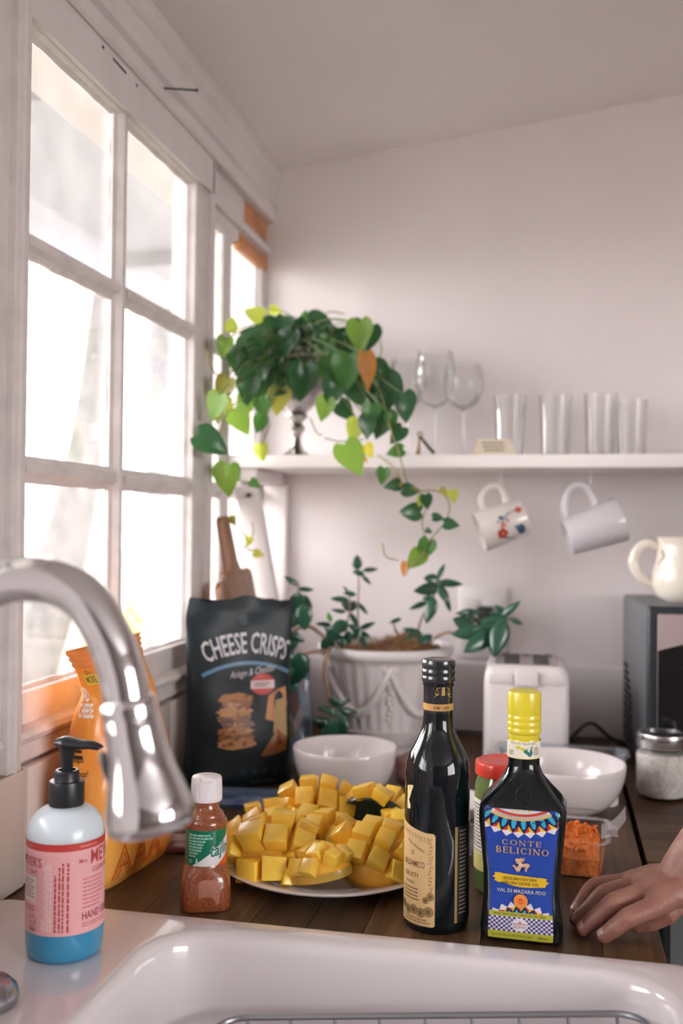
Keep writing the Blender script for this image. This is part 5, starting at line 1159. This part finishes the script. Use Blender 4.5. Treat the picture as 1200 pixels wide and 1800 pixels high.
VINES = [[(-0.3523,1.9000,1.6595),(-0.3201,1.8600,1.5880),(-0.2972,1.8300,1.5207),(-0.2803,1.8200,1.4778),(-0.2650,1.8200,1.4277),(-0.2417,1.8200,1.4070),(-0.2310,1.8200,1.3842),(-0.2370,1.8200,1.3530),(-0.2304,1.8200,1.3219),(-0.2351,1.8100,1.2962),(-0.2556,1.8100,1.2752),(-0.2659,1.8100,1.2574)],
[(-0.2650,1.8200,1.4277),(-0.2397,1.8200,1.4132),(-0.2147,1.8200,1.4133),(-0.1959,1.8200,1.4031),(-0.1875,1.8200,1.3845),(-0.1934,1.8200,1.3586),(-0.2086,1.8100,1.3378),(-0.2249,1.8100,1.3201)],
[(-0.3206,1.8200,1.4779),(-0.2927,1.8200,1.4569),(-0.2713,1.8200,1.4235),(-0.2565,1.8200,1.4173)],
[(-0.2787,1.8100,1.2851),(-0.3019,1.8100,1.2919),(-0.3085,1.8100,1.3157)],
[(-0.5880,1.8150,1.5863),(-0.5884,1.7250,1.5339),(-0.5884,1.7020,1.4807),(-0.5883,1.7220,1.4452),(-0.5883,1.7420,1.4214)],
[(-0.5880,1.7720,1.3910),(-0.5878,1.7830,1.3542),(-0.5879,1.8250,1.3382),(-0.5688,1.8300,1.3114),(-0.5800,1.8300,1.3036),(-0.5437,1.8300,1.2913)],
[(-0.5688,1.8300,1.3114),(-0.5611,1.8300,1.3331),(-0.5636,1.8300,1.3515)],
[(-0.5889,1.6370,1.6475),(-0.5887,1.6490,1.6248),(-0.5884,1.7000,1.6126),(-0.5881,1.7790,1.6349)],
[(-0.5388,1.8600,1.5418),(-0.5502,1.8500,1.5081),(-0.5568,1.8500,1.4917)],
[(-0.4789,2.0000,1.7720),(-0.4551,2.0000,1.7852),(-0.4252,2.0000,1.7796)],
[(-0.3467,1.9000,1.6594),(-0.3302,1.9000,1.6810),(-0.3362,1.9200,1.7068)],
[(-0.4314,1.8600,1.5136),(-0.3960,1.8500,1.5061),(-0.3522,1.8500,1.5101)],
[(-0.4648,1.8800,1.5541),(-0.4496,1.8700,1.5255),(-0.4360,1.8600,1.5191)]]
JADE = [
((-0.3839,1.9560,1.2741),0.027,270,0.75),((-0.3562,1.9500,1.2606),0.029,-5,0.32),((-0.3646,1.9560,1.2398),0.024,45,0.35),((-0.3785,1.9410,1.2544),0.023,195,0.50),((-0.3919,1.9230,1.2140),0.024,190,0.45),((-0.4125,1.9280,1.2025),0.034,185,0.30),((-0.3947,1.9270,1.1894),0.028,200,0.70),((-0.3848,1.9500,1.1909),0.022,230,0.50),((-0.3641,1.9200,1.1857),0.027,50,0.35),((-0.4017,1.9320,1.2227),0.015,225,0.35),((-0.4062,1.8900,1.1827),0.027,190,0.35),((-0.3821,1.9250,1.1622),0.031,60,0.40),((-0.3988,1.8570,1.1547),0.037,150,0.80),((-0.4143,1.8460,1.1745),0.019,250,0.60),((-0.4307,1.8670,1.1585),0.027,185,0.35),((-0.4084,1.8480,1.1417),0.035,120,0.80),((-0.4147,1.8320,1.1241),0.037,110,0.75),((-0.3694,1.8790,1.1427),0.026,100,0.60),((-0.3562,1.9260,1.1527),0.031,-22,0.35),((-0.3543,1.8720,1.1299),0.027,60,0.50),((-0.3549,1.9040,1.1377),0.023,35,0.35),((-0.3940,1.8560,1.1270),0.026,80,0.70),((-0.3815,1.8660,1.1345),0.026,95,0.70),((-0.3773,1.8970,1.1502),0.026,210,0.60),((-0.4123,1.8460,1.1500),0.024,200,0.70),((-0.2213,1.9970,1.2583),0.031,-62,0.35),((-0.2401,1.9920,1.2430),0.029,185,0.75),((-0.2028,1.9970,1.2349),0.045,4,0.28),((-0.2477,1.9850,1.2224),0.049,172,0.50),((-0.2145,1.9870,1.2136),0.039,62,0.50),((-0.2078,1.9990,1.1948),0.035,72,0.25),((-0.2649,1.9860,1.1897),0.036,158,0.40),((-0.2389,1.9700,1.1818),0.049,108,0.60),((-0.2435,1.9770,1.2049),0.023,180,0.45),((-0.2692,1.9420,1.1408),0.037,200,0.55),((-0.2734,1.9280,1.1232),0.040,170,0.60),((-0.2465,1.9330,1.1269),0.037,150,0.50),((-0.3080,1.9690,1.1596),0.024,160,0.40),((-0.1649,1.9300,1.1832),0.040,178,0.20),((-0.1683,1.9010,1.1662),0.038,200,0.75),((-0.1568,1.8870,1.1503),0.058,172,0.60),((-0.1183,1.8860,1.1586),0.058,172,0.55),((-0.1118,1.9080,1.1714),0.050,176,0.35),((-0.1367,1.8650,1.1344),0.063,150,0.55),((-0.0986,1.8580,1.1453),0.067,108,0.50),((-0.0780,1.8910,1.1967),0.040,-42,0.40),((-0.1008,1.9280,1.1914),0.024,220,0.45),((-0.0705,1.9090,1.1714),0.032,22,0.30),((-0.1045,1.9220,1.1815),0.032,190,0.30),((-0.1498,1.9230,1.1829),0.026,150,0.30),((-0.1319,1.9100,1.1427),0.043,165,0.50),((-0.1562,1.9270,1.1732),0.026,205,0.50),((-0.4868,1.8390,1.2411),0.032,212,0.35),((-0.4594,1.8410,1.2259),0.028,4,0.30),((-0.4569,1.8490,1.2020),0.029,58,0.40),((-0.4712,1.8250,1.1992),0.045,95,0.75),((-0.4577,1.8200,1.1755),0.045,85,0.80),((-0.4803,1.8340,1.1654),0.030,120,0.70),((-0.4749,1.8500,1.1868),0.035,150,0.70),((-0.4613,1.7660,1.0832),0.065,110,0.90),((-0.4462,1.7700,1.0971),0.039,60,0.75),((-0.4674,1.7750,1.0539),0.030,100,0.70),((-0.4844,1.8280,1.1227),0.048,120,0.60),((-0.4799,1.7810,1.1004),0.039,130,0.60),((-0.4719,1.8280,1.1355),0.030,30,0.50),((-0.4772,1.7570,1.0799),0.039,170,0.70),((-0.4023,1.7870,1.0113),0.037,190,0.35),((-0.3702,1.7880,1.0266),0.024,-30,0.35),((-0.3614,1.7860,1.0108),0.032,14,0.28),((-0.3880,1.7860,1.0249),0.027,50,0.45),((-0.3718,1.7820,0.9960),0.031,58,0.45),((-0.4109,1.7870,0.9863),0.041,205,0.45),((-0.3919,1.7700,0.9756),0.045,95,0.70),((-0.3766,1.7870,0.9731),0.045,75,0.55),((-0.4086,1.7850,0.9631),0.041,118,0.60),((-0.3894,1.7840,1.0086),0.022,110,0.50),]
JSTEMS = [[((-0.3703,1.9300,1.1045),0.0030),((-0.3742,1.9300,1.1364),0.0026),((-0.3783,1.9400,1.1781),0.0023),((-0.3791,1.9500,1.2247),0.0018),((-0.3794,1.9500,1.2527),0.0015)],
[((-0.3906,1.8800,1.1244),0.0030),((-0.3909,1.9000,1.1599),0.0023),((-0.3909,1.9200,1.1836),0.0018),((-0.3925,1.9300,1.2127),0.0015)],
[((-0.2635,1.9500,1.1083),0.0030),((-0.2598,1.9600,1.1500),0.0026),((-0.2489,1.9800,1.1851),0.0023),((-0.2321,1.9900,1.2151),0.0020),((-0.2249,2.0000,1.2472),0.0015)],
[((-0.2902,1.9700,1.1135),0.0030),((-0.3080,1.9700,1.1432),0.0023),((-0.3135,1.9700,1.1624),0.0015)],
[((-0.2251,1.9300,1.1331),0.0037),((-0.2021,1.9100,1.1464),0.0034),((-0.1803,1.9000,1.1461),0.0030),((-0.1426,1.8900,1.1383),0.0027),((-0.1105,1.8900,1.1496),0.0024),((-0.0902,1.9000,1.1716),0.0023)],
[((-0.1803,1.9000,1.1461),0.0026),((-0.1690,1.9100,1.1579),0.0023),((-0.1619,1.9200,1.1778),0.0018)],
[((-0.3968,1.8500,1.1153),0.0045),((-0.4309,1.8500,1.1408),0.0041),((-0.4520,1.8400,1.1555),0.0037),((-0.4795,1.8400,1.1483),0.0033),((-0.4846,1.8200,1.1318),0.0023)],
[((-0.4520,1.8400,1.1555),0.0026),((-0.4693,1.8400,1.1837),0.0023),((-0.4740,1.8400,1.2247),0.0018),((-0.4763,1.8400,1.2392),0.0015)],
[((-0.4091,1.8300,1.1130),0.0037),((-0.4271,1.8000,1.1153),0.0034),((-0.4447,1.7800,1.1099),0.0032),((-0.4550,1.7650,1.0916),0.0026),((-0.4617,1.7600,1.0810),0.0023)],
[((-0.4084,1.8300,1.1172),0.0045),((-0.4085,1.7950,1.1053),0.0045),((-0.4087,1.7900,1.0742),0.0041),((-0.4025,1.7900,1.0426),0.0037),((-0.3956,1.7900,1.0072),0.0030),((-0.3905,1.7900,0.9916),0.0023)]]

CAM_R = Vector((.978,.208,.012)); CAM_U = Vector((-.009,-.014,1)); CAM_B = Vector((.208,-.978,-.012))
def leaf_frame(L, d, rr, tilt=.5):
    a = math.radians(d); tip = (CAM_R*math.cos(a)-CAM_U*math.sin(a)); n = CAM_B.copy()
    tip = (tip+n*rr.uniform(-.35,.25)*tilt*1.6).normalized(); n = (n+CAM_R*rr.uniform(-.6,.6)*tilt+CAM_U*rr.uniform(-.2,.8)*tilt)
    n = (n-tip*n.dot(tip)).normalized(); x = tip.cross(n)
    return Matrix((x, tip, n)).transposed().to_4x4(), tip
def heart(seed, fold, droop):
    R = random.Random(seed); g = G(); T = [0,.05,.13,.24,.38,.54,.70,.84,.94,1.0]; Wd = [.20,.31,.385,.415,.39,.32,.225,.125,.045,.0]
    vs = []; us = (-1,-.55,0,.55,1)
    for t, w in zip(T, Wd):
        for u in us:
            x = u*w; y = t-.50-.10*abs(u)*(1-t)**5+.025*(1-abs(u))*(1-t)**5
            z = fold*abs(x)-droop*(t-.2)**2+.02*math.sin(t*9+u*2+seed)
            vs.append((x, y, z))
    fs = [(i*5+j, i*5+j+1, (i+1)*5+j+1, (i+1)*5+j) for i in range(len(T)-1) for j in range(4)]
    g.add(vs, fs); return g
LM = {'d': leafmat('philodendron_dark', (.030,.100,.042), .28, .2), 'm': leafmat('philodendron_mid', (.060,.175,.045), .3, .3), 'g': leafmat('philodendron_green', (.17,.31,.06), .35, .4),
      'l': leafmat('philodendron_lime_backlit', (.34,.42,.085), .4, .5), 'v': leafmat('philodendron_olive', (.30,.30,.08), .45, .4), 'y': leafmat('philodendron_yellow', (.62,.50,.08), .45, .4), 'o': leafmat('philodendron_orange', (.55,.22,.05), .5, .3)}  # lime tone also puts backlight into the colour of the left leaves
UO = Vector((-.523, 2.0, 1.4848))
ph = thing('trailing_plant', 'trailing heart-leaved green plant in a silver footed urn on the shelf', 'plant', UO)
silver = mat('tarnished_silver', (.40,.37,.36), .24, 1, var=.35, scale=40, bump=.4, bscale=60)
g = G(); g.lathe([(0,.0005),(.030,.0005),(.031,.004),(.026,.009),(.016,.016),(.010,.026),(.0085,.040),(.011,.050),(.017,.058),(.018,.064),(.012,.070),(.013,.076),(.021,.082),(.023,.088),(.020,.094),(.028,.100),(.045,.116),(.056,.140),(.061,.170),(.066,.196),(.070,.202),(.069,.206),(.063,.203),(.057,.17),(.05,.14),(0,.12)], 48); obj('urn', g, silver, ph, smooth=50)
g = G(); g.lathe([(.0625,.196),(.05,.2),(.02,.204),(0,.205)], 24); obj('soil', g, mat('dark_soil', (.03,.022,.016), .9, bump=1, bscale=120), ph)
_lm = {}
rr = random.Random(21)
def shared_leaf(name, key, builder, m, parent, Mx):
    if key not in _lm:
        o = obj(name, builder(), m, parent, smooth=60); _lm[key] = o
    else: o = share(_lm[key], name, parent)
    o.matrix_local = Mx; return o
pet = G()
for k, (p, L, d, t) in enumerate(LEAVES):
    F, tip = leaf_frame(L, d, rr); p = Vector(p); v = k % 3
    shared_leaf('leaf', ('heart', t, v), lambda: heart(v+3, (.25,.45,.1)[v], (.25,.5,.1)[v]), LM[t], ph, Matrix.Translation(p-UO) @ F @ Matrix.Diagonal((L*(.62 if t == 'o' else .98), L, L, 1)))
    if (p-UO).z > .02:
        b = p-UO-tip*L*.45; c = Vector((rr.uniform(-.04,.04), rr.uniform(-.04,.04), .20)); mid = (b+c)/2+Vector((0,-.02,.035)); pet.tube(spline([b, mid, c], 4), .0011, 5)
o = obj('petioles', pet, leafmat('petiole_green', (.16,.24,.07), .4, .2), ph, smooth=60); o['kind'] = 'stuff'
vm = leafmat('vine_stem', (.32,.28,.12), .45, .2)
for v in VINES:
    g = G(); g.tube([Vector(q)-UO for q in spline(v, 6)], .0015, 6); obj('vine', g, vm, ph, smooth=60)
# ---- jade plant in the white planter
PO = Vector((-.325, 1.955, .91))
jd = thing('jade_plant', 'jade plant with fleshy dark green leaves in a white garland-moulded planter on the worktop', 'plant', PO)
pw = mat('white_planter_glaze', (.70,.655,.655), .42, var=.04, scale=8, coat=.1)
def pot_flute(r, z, a): return r-(.0032*(.5-.5*math.cos(a*30)) if .055 < z < .178 and r > .08 else 0)
g = G(); PPT = [(0,.002),(.080,.002),(.086,0),(.090,.003),(.0905,.010),(.088,.014),(.0895,.020),(.0925,.026),(.0915,.031),(.093,.038),(.0945,.044),(.094,.050),(.0955,.058),(.1055,.105),(.114,.145),(.1185,.170),(.120,.180),(.1235,.183),(.130,.186),(.1335,.192),(.134,.199),(.1320,.204),(.127,.2055),(.1235,.203),(.121,.195),(.118,.17),(0,.165)]
g.lathe(PPT, 240, flute=pot_flute); obj('pot', g, pw, jd, smooth=50)
def pot_r(z):
    for (a, b), (c, d) in zip(PPT[9:17], PPT[10:18]):
        if b <= z <= d: return a+(c-a)*(z-b)/(d-b)
    return .12
for k in range(5):                                       # garlands in relief
    a0 = -PI/2+.25+2*PI*k/5; g = G(); n = 36; pts = []; rs = []
    for i in range(n+1):
        u = i/n; a = a0+u*2*PI/5; z = .168-.085*(1-(2*u-1)**2); r = pot_r(z)+.0015; pts.append((r*math.cos(a), r*math.sin(a), z)); rs.append(.0042+.0045*math.sin(PI*u)+.0009*(i % 2))
    g.tube(pts, rs, 8); obj('garland', g, pw, jd, smooth=60)
    g = G()
    for i in range(10):
        z = .165-.010*i; r = pot_r(z)+.001; a = a0+.03*math.sin(i*2); g.ball((r*math.cos(a), r*math.sin(a), z), .0052-.0002*i, 6)
    g.tube([(pot_r(.168)*math.cos(a0+s*.02*i), pot_r(.168)*math.sin(a0+s*.02*i), .168+.004*math.sin(i)) for s in (1,) for i in range(-6, 7)], .004, 8); obj('tassel', g, pw, jd, smooth=60)
g = G()
for k in range(70): a = 2*PI*k/70; g.ball((.0945*math.cos(a), .0945*math.sin(a), .047), .0022, 4)
o = obj('bead_row', g, pw, jd, smooth=60); o['kind'] = 'stuff'
moss = mat('brown_moss', (.22,.105,.045), .9, col2=(.07,.035,.018), scale=90, bump=1, bscale=150)
rm = random.Random(8); g = G(); n = 14; vs = []
mh = lambda x, y: .183+.042*math.exp(-((x-.045)**2/.0030+(y)**2/.004))+.008*math.exp(-((x+.05)**2+y*y)/.003)
for i in range(n+1):
    for j in range(28): a = 2*PI*j/28; r = .121*i/n; vs.append((r*math.cos(a), r*math.sin(a), mh(r*math.cos(a), r*math.sin(a))+rm.uniform(-.003,.003)))
g.add(vs, [(i*28+j, i*28+(j+1) % 28, (i+1)*28+(j+1) % 28, (i+1)*28+j) for i in range(n) for j in range(28)]); obj('moss', g, moss, jd)
g = G()
for k in range(900):
    a = rm.random()*2*PI; r = .118*math.sqrt(rm.random()); x, y = r*math.cos(a), r*math.sin(a); z = mh(x, y); d = Vector((rm.gauss(0,1), rm.gauss(0,1), rm.uniform(-.1,.9))).normalized()*rm.uniform(.008,.02)
    p = Vector((x, y, z)); q = p+d*.5+Vector((0,0,.004)); e = p+d+Vector((0,0,-.001)); g.tube([p, q, e], .0007, 3, caps=False)
o = obj('moss_fibres', g, mat('moss_fibre', (.30,.15,.06), .9), jd, smooth=0, merge=False); o['kind'] = 'stuff'
js = mat('jade_bark', (.30,.20,.14), .6, var=.3, scale=40)
for st in JSTEMS:
    g = G(); P_ = [Vector(p)-PO for p, r in st]; g.tube(spline(P_, 6), lin([r for p, r in st], 6), 8); obj('stem', g, js, jd, smooth=60)
def fleshy(w):
    g = G(); rings = []; n = 12
    for i in range(9):
        t = i/8; hw = w*.5*(math.sin(PI*t**.8)**.75 if 0 < t < 1 else .04); th = .075*(math.sin(PI*min(.999, max(.001, t)))**.6)+.012
        rings.append([(hw*math.cos(2*PI*k/n), t-.5, th*math.sin(2*PI*k/n)+.06*(t-.5)**2) for k in range(n)])
    g.loops(rings, cap0=True, cap1=True); return g
jm = [mat('jade_leaf', (.020,.085,.050), .22, var=.3, scale=30, rand=.25, coat=.3), mat('jade_leaf_bright', (.08,.30,.05), .3, var=.2, scale=30, coat=.2)]
for k, (p, L, d, w) in enumerate(JADE):
    F, tip = leaf_frame(L, d, rr, .8); wq = .35 if w < .42 else (.5 if w < .62 else .72)
    b = k == 13
    shared_leaf('leaf', ('jade', wq, b), lambda: fleshy(wq), jm[1 if b else 0], jd, Matrix.Translation(Vector(p)-PO) @ F @ Matrix.Diagonal((L*1.05, L*1.12, L*1.1, 1)))

# ================================================================ plate of mango
PC = Vector((-.277, 1.250, .91))
pt_ = thing('dinner_plate', 'round white plate heaped with cut mango on the dark worktop', 'plate', PC)
g = G(); g.lathe([(0,.003),(.082,.003),(.084,0),(.088,.0005),(.090,.004),(.115,.010),(.1385,.0165),(.1395,.0185),(.1375,.0192),(.114,.0130),(.092,.0068),(.085,.0058),(0,.0055)], 96); obj('plate_body', g, mat('white_plate_glaze', (.76,.72,.735), .15, coat=.5), pt_, smooth=50)
g = G()
for k in range(90): a = 2*PI*k/90; g.ball((.1335*math.cos(a), .1335*math.sin(a), .0175), .0011, 4)
o = obj('rim_beads', g, MATS['white_plate_glaze'], pt_); o['kind'] = 'stuff'
flesh = mat('mango_flesh', (.93,.60,.075), .30, sss=.35, sss_c=(.012,.006,.0015), var=.10, scale=30, rand=.14, coat=.25, coat_r=.15, bump=.25, bscale=160)
flesh2 = mat('mango_flesh_deep', (.84,.44,.035), .35, sss=.3, sss_c=(.012,.005,.001), var=.1, scale=30, coat=.2)
skg = mat('mango_skin_green', (.020,.045,.018), .35, var=.4, scale=20, coat=.2); sky_ = mat('mango_skin_yellow', (.66,.36,.05), .35, col2=(.28,.26,.04), scale=14, coat=.2)
def mango(label, loc, rot, a, b, h, s, hc, seed, skin, cut=None):
    t = thing('mango_half', label, 'mango', loc, rot=tuple(math.radians(r) for r in rot), group='scored mango halves on the plate'); R = random.Random(seed)
    def dome(x, y, k=1): q = 1-(x/a)**2-(y/b)**2; return h*k*math.sqrt(max(0, q))
    g = G(); rings = [[(a*r*math.cos(2*PI*j/36), b*r*math.sin(2*PI*j/36), h*math.sqrt(max(0, 1-r*r))) for j in range(36)] for r in (1,.97,.9,.8,.65,.5,.3,.1)]
    g.loops(rings, cap1=True); g.loops([[(a*.985*r*math.cos(2*PI*j/36), b*.985*r*math.sin(2*PI*j/36), -.004*r+h*.55*math.sqrt(max(0, 1-r*r))) for j in range(36)] for r in (1,.6,.1)], cap1=True)
    g.loops([[(a*k*math.cos(2*PI*j/36), b*k*math.sin(2*PI*j/36), z) for j in range(36)] for k, z in ((1,0),(.985,-.004))]); obj('flesh_base', g, flesh2, t, smooth=50)
    g = G(); g.loops([[(a*1.012*math.cos(2*PI*j/40)*k, b*1.012*math.sin(2*PI*j/40)*k, z) for j in range(40)] for k, z in ((1.0,.0035),(1.006,-.001),(.99,-.0060),(.8,h*.18-.004),(.5,h*.36-.003),(.15,h*.48-.003))], cap1=True); obj('skin', g, skin, t, smooth=60)
    nx, ny = int(a/s)+1, int(b/s)+1; ox, oy = R.uniform(-.25,.25)*s, R.uniform(-.25,.25)*s
    for i in range(-nx, nx+1):
        for j in range(-ny, ny+1):
            cx, cy = (i+.5)*s+ox, (j+.5)*s+oy; q = (cx/a)**2+(cy/b)**2
            if q > 1.02: continue
            z = dome(cx, cy); n = Vector((cx/a**2, cy/b**2, max(z, h*.28)/h**2)).normalized(); n = (n+Vector((R.gauss(0,.13), R.gauss(0,.13), 0))).normalized()
            x = (Vector((1,0,0))-n*n.x).normalized(); y = n.cross(x); c = Vector((cx, cy, z)); hh = hc*(1-.30*q)*R.uniform(.8,1.2); sb, st = s*.465, s*.49*R.uniform(.86,1.06)
            g = G(); vs = [x*u*sb+y*v*sb-n*.006 for u, v in ((-1,-1),(1,-1),(1,1),(-1,1))]+[x*(u*st+R.gauss(0,.0009))+y*(v*st+R.gauss(0,.0009))+n*(hh+R.gauss(0,.0008)) for u, v in ((-1,-1),(1,-1),(1,1),(-1,1))]
            g.add(vs, [(0,3,2,1),(4,5,6,7),(0,1,5,4),(1,2,6,5),(2,3,7,6),(3,0,4,7)]); obj('flesh_cube', g, flesh, t, smooth=40, bevel=.0013, seg=2, loc=c)
    return t
mango('large scored mango half at the front left of the plate, nearest the seasoning bottle', (-0.3360,1.2010,0.9395), (20,-2,4), .053, .041, .028, .0275, .021, 1, sky_)
mango('scored mango half at the left edge of the plate, behind the large front left one', (-0.3660,1.2670,0.9370), (12,-14,24), .050, .038, .027, .0240, .019, 2, sky_)
mango('scored mango half in the middle of the plate, beside the dark green skin', (-0.2940,1.2570,0.9430), (22,0,-14), .048, .037, .027, .0240, .018, 3, sky_)
mango('scored mango half at the back of the plate, topmost of the heap', (-0.3120,1.3350,0.9600), (20,4,10), .050, .035, .027, .0240, .020, 4, skg)
mango('mango half tipped backwards so its dark green skin faces the viewer', (-0.2300,1.3190,0.9600), (-62,0,-14), .047, .036, .024, .0240, .018, 5, skg)
mango('small scored mango half at the front middle of the plate with pale yellow-orange skin showing', (-0.2720,1.1670,0.9370), (4,-14,-26), .046, .032, .020, .0195, .012, 6, sky_)
mango('scored mango half at the front right of the plate, beside the vinegar bottle', (-0.2120,1.2050,0.9420), (32,10,-6), .046, .040, .027, .0240, .018, 7, sky_)
mango('scored mango half at the back right of the plate, partly hidden by the vinegar bottle', (-0.1840,1.2850,0.9380), (8,8,30), .044, .034, .025, .0240, .019, 8, sky_)
# ================================================================ the hand
hd = thing('person', 'bare hand and forearm of a person resting fingertips down on the wooden worktop', 'person', (.10,1.13,.91))
HO = Vector((.10,1.13,.91))
skin = mat('skin', (.36,.175,.13), .45, sss=.15, sss_c=(.008,.003,.0015), col2=(.27,.115,.088), scale=55, bump=.35, bscale=220)
def cap(g, pts, rs, n=20):
    P_ = [Vector(p) for p in pts]; g.tube(P_, rs, n)
    for p, r in ((P_[0], rs[0]), (P_[-1], rs[-1])): g.ball(p, r*.995, 10)
FING = {'pinky': ([(.083,1.178,.951),(.0476,1.175,.9435),(.0345,1.1645,.931),(.0265,1.158,.9215)], .86),
        'ring': ([(.088,1.1525,.955),(.0565,1.1410,.9475),(.0410,1.1350,.933),(.0265,1.1335,.9195)], .95),
        'middle': ([(.0955,1.1300,.956),(.0655,1.1170,.9475),(.0465,1.1115,.932),(.0335,1.1100,.9195)], 1.0),
        'index': ([(.1045,1.1075,.950),(.0785,1.0960,.941),(.0655,1.0945,.930),(.0545,1.0965,.9195)], .98)}
g = G(); W0 = Vector((.136,1.142,.966))
for k, (P_, s) in FING.items():
    pts = spline(P_, 6); n = len(pts); rs = []
    for i in range(n):
        t = i/(n-1); r = .0113-.0031*t; r += .0007*math.exp(-((t-.333)/.06)**2)+.0004*math.exp(-((t-.667)/.05)**2); rs.append(r*s)
    cap(g, pts, rs); m = Vector(P_[0]); w = W0+(m-Vector((.093,1.142,.953)))*.38
    cap(g, [w, (w+m)/2+Vector((0,0,.003)), m], [.0175,.0145,.0112*s+.0008])
    g.ball(m+Vector((0,0,.0018)), .0108*s, 10)
for a, b in (('pinky','ring'),('ring','middle'),('middle','index')):
    p = (Vector(FING[a][0][0])+Vector(FING[b][0][0]))/2; cap(g, [W0, p+Vector((.008,0,-.002))], [.018,.0105])
cap(g, [(.134,1.140,.953),(.120,1.128,.936),(.103,1.127,.9255),(.090,1.129,.920)], [.0150,.0115,.0090,.0075])   # thumb folded under the palm
cap(g, [(.130,1.150,.960),(.112,1.145,.945)], [.020,.016])
arm = [(.132,1.144,.963),(.148,1.147,.986),(.172,1.151,1.020),(.215,1.158,1.085),(.270,1.168,1.165),(.315,1.178,1.225)]
P_ = spline(arm, 5); rs = lin([.0245,.0275,.0295,.035,.041,.043], 5); cap(g, P_, rs, 28)
me0 = obj('arm_tmp', g, skin, None, merge=False)
md = me0.modifiers.new('r', 'REMESH'); md.mode = 'VOXEL'; md.voxel_size = .0013; md.use_smooth_shade = True
md = me0.modifiers.new('s', 'SMOOTH'); md.iterations = 9; md.factor = .5
bpy.context.view_layer.update()
me = bpy.data.meshes.new_from_object(me0.evaluated_get(bpy.context.evaluated_depsgraph_get())); bpy.data.objects.remove(me0)
rq = random.Random(1)
def crease(p):                                       # knuckle folds, tendons and wrist creases
    d = 0
    for k, (F, s) in FING.items():
        a, b = Vector(F[0]), Vector(F[1]); m = Vector(F[0])
        for q, w in ((Vector(F[1]), .0075), (Vector(F[2]), .006)):
            v = p-q
            if v.length < .013 and v.z > 0: d -= .00035*math.exp(-(v.length/w)**2)*math.sin((v.x+v.y*.3)*2600)
        ab = W0-a; t = (p-a).dot(ab)/ab.length_squared
        if .05 < t < .9: dist = (p-(a+ab*t)); dist.z = 0; d += .0011*math.exp(-(dist.length/.0035)**2)*(1-t)
    t = p.x-.130
    if 0 < t < .05: d += -.0004*math.sin((p.x*.7+p.z*.7)*900)*math.exp(-((t-.018)/.016)**2)
    return d
nrm = [v.normal.copy() for v in me.vertices]
for v, n in zip(me.vertices, nrm): v.co = v.co+n*crease(v.co)-HO
me.name = 'body'; body = bpy.data.objects.new('body', me); COL.objects.link(body); body.parent = hd
nailm = mat('fingernail', (.50,.31,.26), .25, coat=.3)
for k, (F, s) in FING.items():
    a, b = Vector(F[2]), Vector(F[3]); d = (b-a).normalized(); up = Vector((0,-.25,1)); up = (up-d*up.dot(d)).normalized(); x = d.cross(up)
    r = .0080*s; c = b-d*.0018+up*r*.97; g = G(); vs = []
    for i in range(7):
        for j in range(7):
            u, v = -1+2*i/6, -1+2*j/6; e = .9+.1*abs(v); vs.append(c+x*u*r*.62*(1-.12*max(0, -v)**2)+d*v*.0048+up*(.0011-.0021*u*u-.0006*v*v)-HO)
    g.add(vs, [(i*7+j, (i+1)*7+j, (i+1)*7+j+1, i*7+j+1) for i in range(6) for j in range(6)])
    g.add([v-(up*.0012) for v in vs], [(i*7+j+1, (i+1)*7+j+1, (i+1)*7+j, i*7+j) for i in range(6) for j in range(6)]); obj('fingernail', g, nailm, hd, smooth=60, merge=False)
